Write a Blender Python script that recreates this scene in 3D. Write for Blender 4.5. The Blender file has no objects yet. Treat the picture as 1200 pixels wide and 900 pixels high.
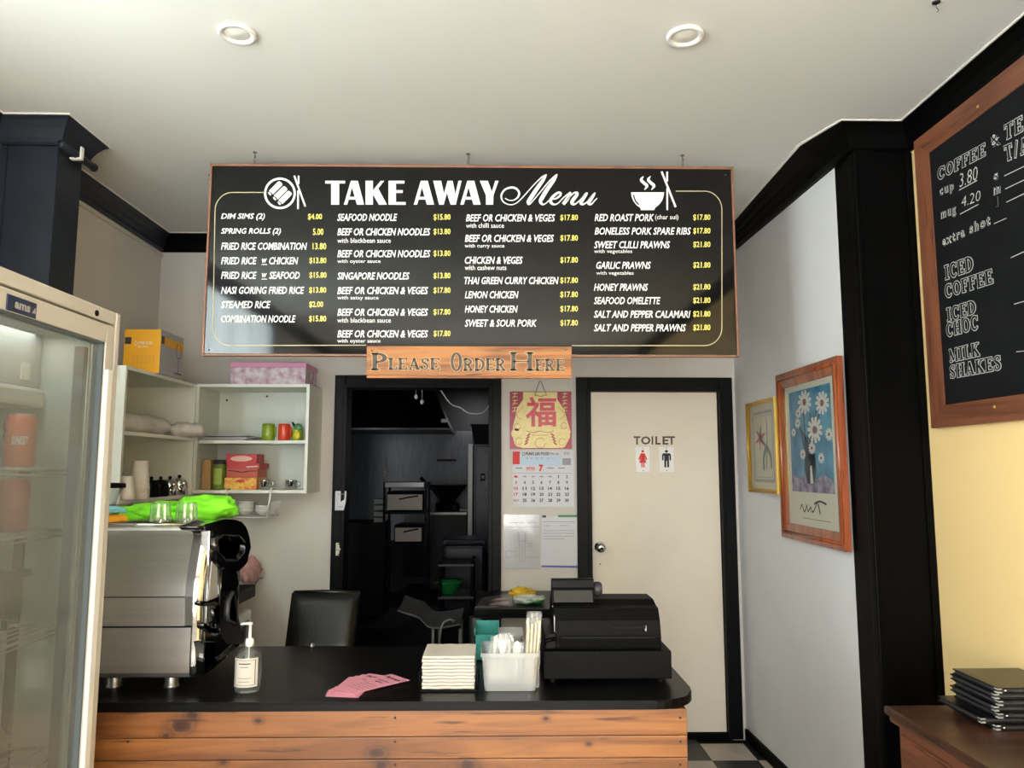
import bpy, bmesh, math, random
from mathutils import Vector, Matrix
random.seed(7)
SC = bpy.context.scene
COL = SC.collection
R = math.radians
# ------------------------------------------------------------------ camera
F_PX, EYE = 880.0, 1.57
PITCH = math.atan2(99, F_PX)
YAW = math.atan2(15 * math.cos(PITCH), F_PX)
cd = bpy.data.cameras.new('camera'); cam = bpy.data.objects.new('camera', cd); COL.objects.link(cam)
cd.sensor_fit = 'HORIZONTAL'; cd.sensor_width = 36.0; cd.lens = 36.0 * F_PX / 1200.0
cd.clip_start = 0.05; cd.clip_end = 60
cam.location = (0, 0, EYE); cam.rotation_euler = (math.pi / 2 + PITCH, 0, -YAW)
SC.camera = cam
# ------------------------------------------------------------------ world, exposure
w = bpy.data.worlds.new('daylight'); SC.world = w; w.use_nodes = True
w.node_tree.nodes['Background'].inputs[0].default_value = (0.85, 0.93, 1.0, 1)
w.node_tree.nodes['Background'].inputs[1].default_value = 1.0
vs = SC.view_settings
vs.view_transform = 'Standard'; vs.look = 'None'; vs.gamma = 1.0; vs.use_curve_mapping = False
vs.exposure = 0.95
# ------------------------------------------------------------------ daylight through the windows and added fill lights
def area(name, loc, rot, sx, sy, power, col):
    l = bpy.data.lights.new(name, 'AREA'); l.shape = 'RECTANGLE'; l.size = sx; l.size_y = sy
    l.energy = power; l.color = col
    o = bpy.data.objects.new(name, l); COL.objects.link(o); o.location = loc; o.rotation_euler = rot
    return o
area('daylight_shop_window', (-0.25, -2.35, 1.6), (R(90), 0, 0), 3.0, 2.2, 85, (1.0, 0.985, 0.96))
area('ceiling_fill', (-0.25, -2.3, 0.55), (R(128), 0, 0), 3.0, 0.6, 30, (1.0, 0.98, 0.95))       # added fill, tilted up to brighten the ceiling
area('daylight_side_window', (-2.75, 0.65, 2.0), (0, R(-90), 0), 2.6, 2.6, 330, (0.95, 0.98, 1.0))
area('fridge_fill', (-1.2, 1.75, 1.925), (0, 0, 0), 0.08, 0.5, .7, (0.95, 1.0, 0.97))      # added fill that lifts the dim fridge interior
area('kitchen_panel_fill', (-0.35, 10.75, 2.5), (R(25), 0, 0), 0.25, 0.2, 7, (0.98, 0.97, 1.0))  # unseen fill added to brighten the steel splashback
area('kitchen_side_fill', (1.35, 9.6, 1.9), (0, R(90), 0), 0.7, 0.8, 2, (0.95, 0.97, 1.0))  # unseen fill added at the right side of the dark kitchen

def U(px, py, X=None, Y=None, Z=None):
    """Point of the real plane X, Y or Z = const seen in direction (px, py) of a 1200 x 900 frame."""
    d = Vector(((px - 600) / F_PX, 1, -(py - 450) / F_PX))
    c, s = math.cos(PITCH), math.sin(PITCH)
    d = Vector((d.x, c * d.y - s * d.z, s * d.y + c * d.z))
    c, s = math.cos(YAW), math.sin(YAW)
    d = Vector((c * d.x + s * d.y, -s * d.x + c * d.y, d.z))
    t = X / d.x if X is not None else (Y / d.y if Y is not None else (Z - EYE) / d.z)
    return Vector((0, 0, EYE)) + d * t

# ------------------------------------------------------------------ materials
def lin(h):
    if isinstance(h, (tuple, list)): return tuple(h) + (1,)
    v = [int(h[i:i + 2], 16) / 255 for i in (0, 2, 4)]
    return tuple(x / 12.92 if x <= .04045 else ((x + .055) / 1.055) ** 2.4 for x in v) + (1,)
def N(t, kind, **k):
    n = t.nodes.new(kind)
    for a, b in k.items(): setattr(n, a, b)
    return n
def mat(name, col, rough=.5, metal=0, spec=.5, var=0, vscale=4, bump=0, bscale=60, emit=None, es=0, coat=0, trans=0, stretch=(1, 1, 1), col2=None, alpha=1):
    m = bpy.data.materials.new(name); m.use_nodes = True; t = m.node_tree; b = t.nodes['Principled BSDF']
    b.inputs['Base Color'].default_value = lin(col); b.inputs['Roughness'].default_value = rough
    b.inputs['Metallic'].default_value = metal; b.inputs['Specular IOR Level'].default_value = spec
    b.inputs['Coat Weight'].default_value = coat; b.inputs['Transmission Weight'].default_value = trans
    b.inputs['Alpha'].default_value = alpha
    if emit: b.inputs['Emission Color'].default_value = lin(emit); b.inputs['Emission Strength'].default_value = es
    if var or bump or col2:
        tc = N(t, 'ShaderNodeTexCoord'); mp = N(t, 'ShaderNodeMapping'); mp.inputs['Scale'].default_value = stretch
        t.links.new(tc.outputs['Object'], mp.inputs[0])
    if var or col2:
        n = N(t, 'ShaderNodeTexNoise'); n.inputs['Scale'].default_value = vscale; n.inputs['Detail'].default_value = 5
        t.links.new(mp.outputs[0], n.inputs['Vector'])
        r = N(t, 'ShaderNodeValToRGB'); c = lin(col)
        c2 = lin(col2) if col2 else tuple(x * (1 - var) for x in c[:3]) + (1,)
        r.color_ramp.elements[0].color = c2; r.color_ramp.elements[1].color = c
        r.color_ramp.elements[0].position = .35; r.color_ramp.elements[1].position = .62
        t.links.new(n.outputs[0], r.inputs[0]); t.links.new(r.outputs[0], b.inputs['Base Color'])
    if bump:
        n = N(t, 'ShaderNodeTexNoise'); n.inputs['Scale'].default_value = bscale; n.inputs['Detail'].default_value = 4
        t.links.new(mp.outputs[0], n.inputs['Vector'])
        bp = N(t, 'ShaderNodeBump'); bp.inputs['Strength'].default_value = bump; bp.inputs['Distance'].default_value = .004
        t.links.new(n.outputs[0], bp.inputs['Height']); t.links.new(bp.outputs[0], b.inputs['Normal'])
    return m
def wood(name, light, dark, line, rough=.45, along='X', scale=1.0, knots=None, gloss=.0):
    """Timber: long grain streaks along an axis, wavy rings and a few dark knots."""
    m = bpy.data.materials.new(name); m.use_nodes = True; t = m.node_tree; b = t.nodes['Principled BSDF']
    b.inputs['Roughness'].default_value = rough; b.inputs['Coat Weight'].default_value = gloss; b.inputs['Coat Roughness'].default_value = .25
    tc = N(t, 'ShaderNodeTexCoord'); mp = N(t, 'ShaderNodeMapping')
    st = {'X': (.9, 14, 14), 'Z': (14, 14, .9), 'Y': (14, .9, 14)}[along]
    mp.inputs['Scale'].default_value = tuple(s * scale for s in st)
    oi = N(t, 'ShaderNodeObjectInfo'); vm = N(t, 'ShaderNodeVectorMath', operation='ADD')
    sc = N(t, 'ShaderNodeVectorMath', operation='SCALE'); cx = N(t, 'ShaderNodeCombineXYZ')
    for i in range(3): t.links.new(oi.outputs['Random'], cx.inputs[i])
    t.links.new(cx.outputs[0], sc.inputs[0]); sc.inputs['Scale'].default_value = 7.3
    t.links.new(tc.outputs['Object'], vm.inputs[0]); t.links.new(sc.outputs[0], vm.inputs[1]); t.links.new(vm.outputs[0], mp.inputs[0])
    n = N(t, 'ShaderNodeTexNoise'); n.inputs['Scale'].default_value = 1.6; n.inputs['Detail'].default_value = 7; n.inputs['Distortion'].default_value = .9
    t.links.new(mp.outputs[0], n.inputs['Vector'])
    r = N(t, 'ShaderNodeValToRGB'); e = r.color_ramp.elements
    e[0].position = .36; e[0].color = lin(dark); e[1].position = .6; e[1].color = lin(light)
    t.links.new(n.outputs[0], r.inputs[0])
    n2 = N(t, 'ShaderNodeTexNoise'); n2.inputs['Scale'].default_value = 5; n2.inputs['Detail'].default_value = 3
    t.links.new(mp.outputs[0], n2.inputs['Vector'])
    r2 = N(t, 'ShaderNodeValToRGB'); r2.color_ramp.elements[0].position = .27; r2.color_ramp.elements[1].position = .38
    r2.color_ramp.elements[0].color = (1, 1, 1, 1); r2.color_ramp.elements[1].color = (0, 0, 0, 1)
    t.links.new(n2.outputs[0], r2.inputs[0])
    mx = N(t, 'ShaderNodeMix', data_type='RGBA'); t.links.new(r2.outputs[0], mx.inputs[0])
    t.links.new(r.outputs[0], mx.inputs[6]); mx.inputs[7].default_value = lin(line)
    out = mx.outputs[2]
    for (kx, kz, kr) in (knots or []):
        # a knot: distance from its centre in the plane of the board, squashed
        sub = N(t, 'ShaderNodeVectorMath', operation='SUBTRACT'); sub.inputs[1].default_value = (kx, 0, kz)
        t.links.new(tc.outputs['Object'], sub.inputs[0])
        ns = N(t, 'ShaderNodeTexNoise'); ns.inputs['Scale'].default_value = 35; t.links.new(tc.outputs['Object'], ns.inputs['Vector'])
        ad = N(t, 'ShaderNodeVectorMath', operation='MULTIPLY'); ad.inputs[1].default_value = (.62, 0, 1)
        t.links.new(sub.outputs[0], ad.inputs[0])
        ln = N(t, 'ShaderNodeVectorMath', operation='LENGTH'); t.links.new(ad.outputs[0], ln.inputs[0])
        mm = N(t, 'ShaderNodeMath', operation='MULTIPLY_ADD'); t.links.new(ns.outputs[0], mm.inputs[0]); mm.inputs[1].default_value = kr * .9
        t.links.new(ln.outputs['Value'], mm.inputs[2])
        rr = N(t, 'ShaderNodeValToRGB'); el = rr.color_ramp.elements
        dv = N(t, 'ShaderNodeMath', operation='DIVIDE'); t.links.new(mm.outputs[0], dv.inputs[0]); dv.inputs[1].default_value = kr * 4
        t.links.new(dv.outputs[0], rr.inputs[0])
        el[0].position = .2; el[0].color = (1, 1, 1, 1); el[1].position = .8; el[1].color = (0, 0, 0, 1)
        q = el.new(.3); q.color = (.8,) * 3 + (1,); q = el.new(.36); q.color = (.3,) * 3 + (1,); q = el.new(.42); q.color = (.5,) * 3 + (1,); q = el.new(.55); q.color = (.12,) * 3 + (1,)
        m2 = N(t, 'ShaderNodeMix', data_type='RGBA'); t.links.new(rr.outputs[0], m2.inputs[0]); t.links.new(out, m2.inputs[6])
        m2.inputs[7].default_value = lin('3A1C0E'); out = m2.outputs[2]
    t.links.new(out, b.inputs['Base Color'])
    bp = N(t, 'ShaderNodeBump'); bp.inputs['Strength'].default_value = .25; bp.inputs['Distance'].default_value = .002
    t.links.new(n.outputs[0], bp.inputs['Height']); t.links.new(bp.outputs[0], b.inputs['Normal'])
    return m
def glass(name, tint=(.9, .93, .92), haze=.1, hazecol=(.5, .52, .5), gl=.08, rough=.03, fr=.5):
    m = bpy.data.materials.new(name); m.use_nodes = True; t = m.node_tree; t.nodes.clear()
    o = N(t, 'ShaderNodeOutputMaterial'); tr = N(t, 'ShaderNodeBsdfTransparent'); tr.inputs[0].default_value = tuple(tint) + (1,)
    g = N(t, 'ShaderNodeBsdfGlossy'); g.inputs['Roughness'].default_value = rough
    d = N(t, 'ShaderNodeBsdfDiffuse'); d.inputs[0].default_value = tuple(hazecol) + (1,)
    m1 = N(t, 'ShaderNodeMixShader'); m1.inputs[0].default_value = haze
    t.links.new(tr.outputs[0], m1.inputs[1]); t.links.new(d.outputs[0], m1.inputs[2])
    lw = N(t, 'ShaderNodeLayerWeight'); lw.inputs[0].default_value = .25
    mm = N(t, 'ShaderNodeMath', operation='MULTIPLY_ADD'); mm.inputs[1].default_value = fr; mm.inputs[2].default_value = gl
    t.links.new(lw.outputs['Fresnel'], mm.inputs[0])
    m2 = N(t, 'ShaderNodeMixShader'); t.links.new(mm.outputs[0], m2.inputs[0]); t.links.new(m1.outputs[0], m2.inputs[1]); t.links.new(g.outputs[0], m2.inputs[2])
    t.links.new(m2.outputs[0], o.inputs[0])
    return m
def brushed(name, col, rough=.3, stretch=(1, 1, 60), bump=.05, metal=1):
    return mat(name, col, rough, metal, var=.25, vscale=3, stretch=stretch, bump=bump, bscale=14)

M = {}
M['ceiling'] = mat('ceiling_paint', 'D8D6D0', .75, var=.03, vscale=1.2, bump=.08, bscale=30)
M['wall'] = mat('cream_wall', 'D0CBC2', .7, var=.05, vscale=2, bump=.15, bscale=25)
M['wall_white'] = mat('white_painted_wall', 'DEDDDD', .6, var=.05, vscale=3, bump=.3, bscale=12)
M['yellow'] = mat('yellow_wall', 'F0CF92', .6, var=.03, vscale=2, bump=.1, bscale=30)
M['navy'] = mat('navy_gloss_paint', '20242E', .36, spec=.3, var=.2, vscale=6, bump=.15, bscale=20)
M['black'] = mat('black_gloss_paint', '050505', .45, spec=.06, var=.3, vscale=6, bump=.2, bscale=15)
M['jamb'] = mat('scuffed_black_paint', '060708', .42, spec=.12, var=.4, vscale=7, bump=.25, bscale=18)
M['door'] = mat('cream_door_paint', 'DCD2C0', .5, var=.05, vscale=2.5, bump=.06, bscale=20)
M['bead'] = mat('white_bead', 'E8E4DC', .6)
M['greyframe'] = mat('grey_frame_paint', '74797B', .5)
M['white_lam'] = mat('white_laminate', 'C8CCC2', .4, var=.03)
M['lam_edge'] = mat('laminate_edge', 'DDDFD5', .4)
M['worktop'] = mat('black_worktop', '070708', .32, spec=.2, var=.35, vscale=9, bump=.1, bscale=90)
M['pine'] = wood('varnished_pine', '93603A', '6E4024', '7A4424', .38, 'X', 1, knots=None, gloss=.25)
M['copper'] = mat('copper_frame', '9A6A52', .45, .3, var=.25, vscale=8)
M['board'] = mat('glossy_black_print', '060607', .06, spec=.5)
M['white_ink'] = mat('white_ink', 'F2F2F0', .5)
M['yellow_ink'] = mat('yellow_ink', 'E8DC6A', .5)
M['gold_line'] = mat('pale_gold_ink', 'C2B58C', .5)
M['chalk'] = mat('chalk', 'C9C9C4', .9)
M['chalkboard'] = mat('chalkboard', '101113', .8, spec=.2, var=.3, vscale=5)
M['brown_frame'] = wood('dark_stained_frame', '84533A', '5E3624', '4A2819', .45, 'X', 1)
M['brown_frame_v'] = wood('dark_stained_frame_upright', '8A5A3E', '643A26', '4A2819', .45, 'Z', 1)
M['red_frame'] = wood('reddish_picture_frame', '9A4D28', '6E2F16', '451B0C', .3, 'Z', 1, gloss=.5)
M['sign_wood'] = wood('oiled_sign_timber', 'B4753A', '7A4620', '3E2210', .5, 'X', 1.1)
M['side_wood'] = wood('dark_sideboard_timber', '4A2E22', '341F17', '22130D', .35, 'X', 1, gloss=.3)
M['side_wood2'] = wood('sideboard_edge_timber', '7A4A33', '5A3424', '341C12', .35, 'Y', 1, gloss=.3)
M['steel'] = mat('polished_steel', 'DEDEDC', .26, 1, var=.08, vscale=2, stretch=(1, 1, 30), bump=.02, bscale=10)
M['chrome'] = mat('chrome', 'D8D8D6', .07, 1)
M['dullsteel'] = mat('dull_steel', '8E8E8C', .35, 1, var=.2)
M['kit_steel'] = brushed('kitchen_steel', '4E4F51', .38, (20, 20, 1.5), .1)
M['blackplastic'] = mat('black_plastic', '050506', .42, spec=.12)
M['glossblack'] = mat('gloss_black_moulding', '0A0A0C', .08, spec=.7)
M['regblack'] = mat('register_black', '050505', .5, spec=.1, var=.2, vscale=30, bump=.1, bscale=300)
M['leather'] = mat('black_leather', '060606', .28, spec=.4, bump=.2, bscale=80)
M['fridge_white'] = mat('fridge_enamel', 'C9C3B8', .4, var=.03)
M['fridge_bright'] = mat('white_door_handle', 'E9E7E2', .4)
M['fridge_in'] = mat('fridge_liner', 'A9ADA6', .5)
M['gasket'] = mat('grey_gasket', '5B6468', .6)
M['fglass'] = glass('misted_door_glass', (.84, .87, .85), .2, (.42, .43, .40), .02, .08, fr=.16)
M['cglass'] = glass('clear_glass', (.9, .93, .9), .05, (.8, .82, .8), .12, .02)
M['pglass'] = glass('picture_glass', (.97, .97, .97), .0, gl=.03)
M['tubplastic'] = glass('translucent_tub_plastic', (.82, .83, .82), .35, (.75, .76, .76), .06, .15)
M['film'] = glass('clear_film', (.93, .93, .92), .14, (.8, .8, .8), .07, .15)
M['paper'] = mat('white_paper', 'CDC7BC', .8)
M['docpaper'] = mat('cool_white_paper', 'D4D4D8', .7)
M['greyink'] = mat('grey_ink', '9A9AA2', .8)
M['darkink'] = mat('dark_ink', '2A2A2E', .8)
M['redink'] = mat('red_ink', 'D03030', .6)
M['calred'] = mat('calendar_red_foil', '8E1230', .35, .15, var=.15)
M['calgold'] = mat('calendar_gold_foil', 'D6C482', .4, .1, var=.12, vscale=25)
M['calblue'] = mat('pale_blue_print', 'BCD0E2', .7)
M['pink'] = mat('pink_paper', 'E79AAE', .75)
M['green'] = mat('lime_towel', '86F02A', .85, var=.12, vscale=14, bump=.5, bscale=60)
M['orange'] = mat('orange_towel', 'F0A428', .85, bump=.4, bscale=60)
M['ovenplate'] = mat('pale_oven_plate', 'B8AA9E', .45, .2)
M['sky'] = mat('pale_blue_towel', '8FD8EC', .85, bump=.4, bscale=60)
M['whiteplastic'] = mat('white_plastic', 'E6E4E0', .35)
M['lightgrey'] = mat('light_grey_plastic', 'A9A7A2', .5)
M['dark_grey'] = mat('dark_grey_plastic', '34353A', .45)
M['teal'] = mat('teal_plastic', '2E8F86', .45)
M['bamboo'] = wood('bamboo', 'E9D3A2', 'D9BE86', 'C0A068', .6, 'Z', 3)
M['gold'] = mat('gold_moulding', 'C9A24A', .3, .7)
M['matboard'] = mat('cream_mat_board', 'D8D2BE', .8)
M['ceramic'] = mat('white_ceramic', 'C9C6BF', .25)
M['lime_mug'] = mat('olive_green_mug', '8AA02C', .2, var=.1)
M['red_mug'] = mat('orange_red_mug', 'D8472B', .2, var=.1)
M['redbox'] = mat('red_carton', 'C23A3E', .5, var=.1)
M['peachbox'] = mat('orange_red_carton', 'C65A44', .5)
M['teabox'] = mat('tea_carton', 'D8742E', .5, col2='F0C860', vscale=30)
M['card'] = mat('brown_card', 'B08B58', .7)
M['jargreen'] = mat('green_jar_contents', '6E8A34', .35, var=.4, vscale=25)
M['yellowbox'] = mat('yellow_carton', 'E8A71E', .5)
M['greybox'] = mat('grey_carton', 'A9A7A8', .5)
M['pinkbox'] = mat('pink_lid', 'D58BB4', .5)
M['floralbox'] = mat('floral_carton', 'D8CFD6', .5, col2='A87C94', vscale=22)
M['bag'] = mat('white_plastic_bag', 'CDC8C0', .45, var=.08, bump=.8, bscale=30)
M['cup'] = mat('paper_cup', 'CFC4B4', .6)
M['orangecan'] = mat('orange_can', 'C9582A', .35, .2)
M['redcan'] = mat('red_can', '9A2A26', .35, .2)
M['colacan'] = mat('dark_red_bottle', '4A1A18', .3)
M['tile_light'] = mat('cream_vinyl_tile', 'B9AFA2', .45, var=.15, vscale=8)
def checker():
    m = bpy.data.materials.new('checker_vinyl'); m.use_nodes = True; t = m.node_tree; b = t.nodes['Principled BSDF']; b.inputs['Roughness'].default_value = .45
    tc = N(t, 'ShaderNodeTexCoord'); ck = N(t, 'ShaderNodeTexChecker'); ck.inputs['Scale'].default_value = 4
    mp = N(t, 'ShaderNodeMapping'); mp.inputs['Location'].default_value = (-1.155, -4.245, .0313); t.links.new(tc.outputs['Object'], mp.inputs[0]); t.links.new(mp.outputs[0], ck.inputs[0])
    ck.inputs[1].default_value = lin('B9AFA2'); ck.inputs[2].default_value = lin('2A2C2E'); t.links.new(ck.outputs[0], b.inputs[0]); return m
M['checker'] = checker()
M['tile_dark'] = mat('black_vinyl_tile', '16181A', .4, var=.3, vscale=8)
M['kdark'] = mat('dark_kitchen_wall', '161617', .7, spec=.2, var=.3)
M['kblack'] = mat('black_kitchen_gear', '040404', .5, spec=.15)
M['navybin'] = mat('navy_plastic', '0E1120', .3)
M['greenbowl'] = mat('green_plastic', '1E7A3A', .4)
M['chairgrey'] = mat('grey_fibre_seat', '6A6A6A', .6)
def curtain():
    m = bpy.data.materials.new('thin_white_curtain'); m.use_nodes = True; t = m.node_tree; t.nodes.clear(); o = N(t, 'ShaderNodeOutputMaterial')
    tr = N(t, 'ShaderNodeBsdfTranslucent'); tr.inputs[0].default_value = lin('E8F0EE'); df = N(t, 'ShaderNodeBsdfDiffuse'); df.inputs[0].default_value = lin('D8E0DE')
    mx = N(t, 'ShaderNodeMixShader'); mx.inputs[0].default_value = .3; t.links.new(tr.outputs[0], mx.inputs[1]); t.links.new(df.outputs[0], mx.inputs[2])
    em = N(t, 'ShaderNodeEmission'); em.inputs[0].default_value = lin('CFE6E4'); em.inputs[1].default_value = 0.9  # added glow stands in for daylight coming through the cloth
    ad = N(t, 'ShaderNodeAddShader'); t.links.new(mx.outputs[0], ad.inputs[0]); t.links.new(em.outputs[0], ad.inputs[1]); t.links.new(ad.outputs[0], o.inputs[0]); return m
M['curtain'] = curtain()
M['darkcloth'] = mat('dark_recess', '101012', .8)

# ------------------------------------------------------------------ mesh collector
ORG = {}          # origin of every thing: its parts store vertices relative to it
PETTY = ('screw', 'nail', 'rubber_feet', 'feet', 'framing', 'liner', 'wires', 'letter_infill', 'dish_notes', 'pictogram', 'lettering_edge', 'gasket', 'corner_piece', 'dark_logo_square', 'chain')
class MB:
    def __init__(s): s.v = []; s.f = []; s.sm = []
    def add(s, vs, fs, smooth=False):
        b = len(s.v); s.v += [Vector(v) for v in vs]
        for f in fs: s.f.append([b + i for i in f]); s.sm.append(smooth)
        return s
    def box(s, x0, x1, y0, y1, z0, z1, bev=0):
        if x0 > x1: x0, x1 = x1, x0
        if y0 > y1: y0, y1 = y1, y0
        if z0 > z1: z0, z1 = z1, z0
        if bev <= 0:
            v = [(x, y, z) for z in (z0, z1) for y in (y0, y1) for x in (x0, x1)]
            return s.add(v, [(0, 2, 3, 1), (4, 5, 7, 6), (0, 1, 5, 4), (2, 6, 7, 3), (0, 4, 6, 2), (1, 3, 7, 5)])
        bm = bmesh.new(); bmesh.ops.create_cube(bm, size=1)
        for v in bm.verts: v.co = Vector(((x0 + x1) / 2 + v.co.x * (x1 - x0), (y0 + y1) / 2 + v.co.y * (y1 - y0), (z0 + z1) / 2 + v.co.z * (z1 - z0)))
        bev = min(bev, .48 * min(x1 - x0, y1 - y0, z1 - z0))
        bmesh.ops.bevel(bm, geom=list(bm.edges), offset=bev, segments=2, profile=.6, affect='EDGES')
        s.bm(bm); return s
    def bm(s, bm, smooth=False):
        bm.verts.index_update(); s.add([v.co.copy() for v in bm.verts], [[v.index for v in f.verts] for f in bm.faces], smooth); bm.free(); return s
    def quadbox(s, p00, p10, p11, p01, n):
        """slab: front quad plus the same quad moved by n"""
        a = [Vector(p) for p in (p00, p10, p11, p01)]; n = Vector(n)
        return s.add(a + [p + n for p in a], [(0, 1, 2, 3), (7, 6, 5, 4), (0, 4, 5, 1), (1, 5, 6, 2), (2, 6, 7, 3), (3, 7, 4, 0)])
    def prism(s, pts, n, smooth=False):
        a = [Vector(p) for p in pts]; n = Vector(n); k = len(a)
        s.add(a + [p + n for p in a], [list(range(k)), list(range(2 * k - 1, k - 1, -1))])
        s.add(a + [p + n for p in a], [(i, i + k, (i + 1) % k + k, (i + 1) % k) for i in range(k)], smooth); return s
    def lathe(s, prof, c=(0, 0, 0), seg=24, axis='Z', caps=True):
        c = Vector(c); vs = []; fs = []; k = len(prof)
        for i in range(seg):
            a = 2 * math.pi * i / seg
            for r, h in prof:
                p = {'Z': (r * math.cos(a), r * math.sin(a), h), 'Y': (r * math.cos(a), h, r * math.sin(a)), 'X': (h, r * math.cos(a), r * math.sin(a))}[axis]
                vs.append(c + Vector(p))
        for i in range(seg):
            j = (i + 1) % seg
            for q in range(k - 1): fs.append((i * k + q, j * k + q, j * k + q + 1, i * k + q + 1))
        s.add(vs, fs, True)
        if caps:
            if prof[0][0] > 1e-6: s.add([vs[i * k] for i in range(seg)], [list(range(seg))[::-1]])
            if prof[-1][0] > 1e-6: s.add([vs[i * k + k - 1] for i in range(seg)], [list(range(seg))])
        return s
    def cyl(s, c, r, h, seg=20, axis='Z', r2=None):
        return s.lathe([(r, 0), (r if r2 is None else r2, h)], c, seg, axis)
    def tube(s, pts, r, seg=8, closed=False):
        pts = [Vector(p) for p in pts]; vs = []; n = len(pts); up = None
        for i, p in enumerate(pts):
            a = pts[i - 1] if i > 0 else (pts[-1] if closed else p); b = pts[(i + 1) % n] if (i < n - 1 or closed) else p
            t = (b - a).normalized()
            if up is None: up = t.orthogonal().normalized()
            up = (up - t * up.dot(t)); up = up.normalized() if up.length > 1e-6 else t.orthogonal().normalized()
            w_ = t.cross(up); rr = r[i] if isinstance(r, (list, tuple)) else r
            for q in range(seg):
                ang = 2 * math.pi * q / seg; vs.append(p + up * (rr * math.cos(ang)) + w_ * (rr * math.sin(ang)))
        fs = []
        for i in range(n if closed else n - 1):
            j = (i + 1) % n
            for q in range(seg): fs.append((i * seg + q, i * seg + (q + 1) % seg, j * seg + (q + 1) % seg, j * seg + q))
        if not closed: fs += [list(range(seg))[::-1], [(n - 1) * seg + q for q in range(seg)]]
        return s.add(vs, fs, True)
    def ball(s, c, rx, ry=None, rz=None, seg=16, rings=10, wob=0):
        ry = ry or rx; rz = rz or rx; c = Vector(c); vs = []; fs = []
        for i in range(rings + 1):
            th = math.pi * i / rings
            for j in range(seg):
                a = 2 * math.pi * j / seg; k = 1 + wob * math.sin(3 * a + 2 * th * i) * math.sin(th)
                vs.append(c + Vector((rx * k * math.sin(th) * math.cos(a), ry * k * math.sin(th) * math.sin(a), rz * math.cos(th))))
        for i in range(rings):
            for j in range(seg): fs.append((i * seg + j, (i + 1) * seg + j, (i + 1) * seg + (j + 1) % seg, i * seg + (j + 1) % seg))
        return s.add(vs, fs, True)
    def grid(s, fn, nu, nv, thick=None, smooth=True):
        vs = [Vector(fn(i / nu, j / nv)) for j in range(nv + 1) for i in range(nu + 1)]
        fs = [(j * (nu + 1) + i, j * (nu + 1) + i + 1, (j + 1) * (nu + 1) + i + 1, (j + 1) * (nu + 1) + i) for j in range(nv) for i in range(nu)]
        if thick is not None:
            t = Vector(thick); k = len(vs); vs2 = [v + t for v in vs]
            s.add(vs + vs2, fs + [tuple(k + q for q in f[::-1]) for f in fs], smooth)
            rim = [i for i in range(nu)] + [j * (nu + 1) + nu for j in range(nv)] + [nv * (nu + 1) + i for i in range(nu, 0, -1)] + [j * (nu + 1) for j in range(nv, 0, -1)]
            n = len(rim)
            s.add(vs + vs2, [(rim[i], rim[i] + k, rim[(i + 1) % n] + k, rim[(i + 1) % n]) for i in range(n)], smooth)
            return s
        return s.add(vs, fs, smooth)
    def build(s, name, m, parent=None, kind=None, label=None):
        me = bpy.data.meshes.new(name); o0 = ORG.get(parent.name, Vector()) if parent else Vector()
        me.from_pydata([tuple(v - o0) for v in s.v], [], s.f)
        for p, q in zip(me.polygons, s.sm): p.use_smooth = q
        me.update(); me.materials.append(M[m] if isinstance(m, str) else m)
        o = bpy.data.objects.new(name, me); COL.objects.link(o)
        if parent: o.parent = parent; ORG[o.name] = o0
        if not kind and (name in PETTY or name.endswith('print') or name.endswith('lettering')) and parent: kind = 'stuff'
        if kind: o['kind'] = kind
        if label: o['label'] = label
        return o
def thing(name, label, cat, loc=(0, 0, 0), group=None, kind=None):
    o = bpy.data.objects.new(name, None); COL.objects.link(o); o.empty_display_size = .05
    o.location = loc; ORG[o.name] = Vector(loc); o['label'] = label; o['category'] = cat
    if group: o['group'] = group
    if kind: o['kind'] = kind
    return o
def solo(mb, name, m, label, cat, group=None):
    """a thing that is one mesh, origin at the middle of its base"""
    lo = Vector([min(v[i] for v in mb.v) for i in range(3)]); hi = Vector([max(v[i] for v in mb.v) for i in range(3)])
    c = Vector(((lo.x + hi.x) / 2, (lo.y + hi.y) / 2, lo.z))
    for v in mb.v: v -= c
    o = mb.build(name, m); o.location = c; ORG[o.name] = c
    o['label'] = label; o['category'] = cat
    if group: o['group'] = group
    return o
def dup(root, loc, rz=None, label=None):
    r = root.copy(); COL.objects.link(r); r.location = loc
    if rz is not None: r.rotation_euler = (0, 0, rz)
    if label: r['label'] = label
    for ch in list(root.children):
        c = ch.copy(); COL.objects.link(c); c.parent = r
        for g in list(ch.children):
            d = g.copy(); COL.objects.link(d); d.parent = c
    return r
def struct(mb, name, m, label=None, parent=None):
    o = mb.build(name, m, parent)
    if not parent: o['kind'] = 'structure'
    if label: o['label'] = label
    return o
# ---- lettering: a line of type fitted to three corners of its box on a real surface
def lettering(mb, txt, o, u, v, off=0.0, shear=0.0, res=2, spacing=1.0):
    c = bpy.data.curves.new('type', 'FONT'); c.body = txt; c.offset = off; c.shear = shear; c.resolution_u = res; c.space_character = spacing
    ob = bpy.data.objects.new('type', c); me = bpy.data.meshes.new_from_object(ob)
    if len(me.vertices):
        xs = [a.co.x for a in me.vertices]; ys = [a.co.y for a in me.vertices]
        x0, x1, y0, y1 = min(xs), max(xs), min(ys), max(ys)
        o, u, v = Vector(o), Vector(u), Vector(v)
        mb.add([o + u * ((a.co.x - x0) / max(x1 - x0, 1e-6)) + v * ((a.co.y - y0) / max(y1 - y0, 1e-6)) for a in me.vertices], [list(p.vertices) for p in me.polygons])
    bpy.data.objects.remove(ob); bpy.data.curves.remove(c); bpy.data.meshes.remove(me)
    return mb
def tpx(mb, txt, x0, x1, yt, yb, P, **k):
    o = P(x0, yb); lettering(mb, txt, o, P(x1, yb) - o, P(x0, yt) - o, **k); return mb
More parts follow.
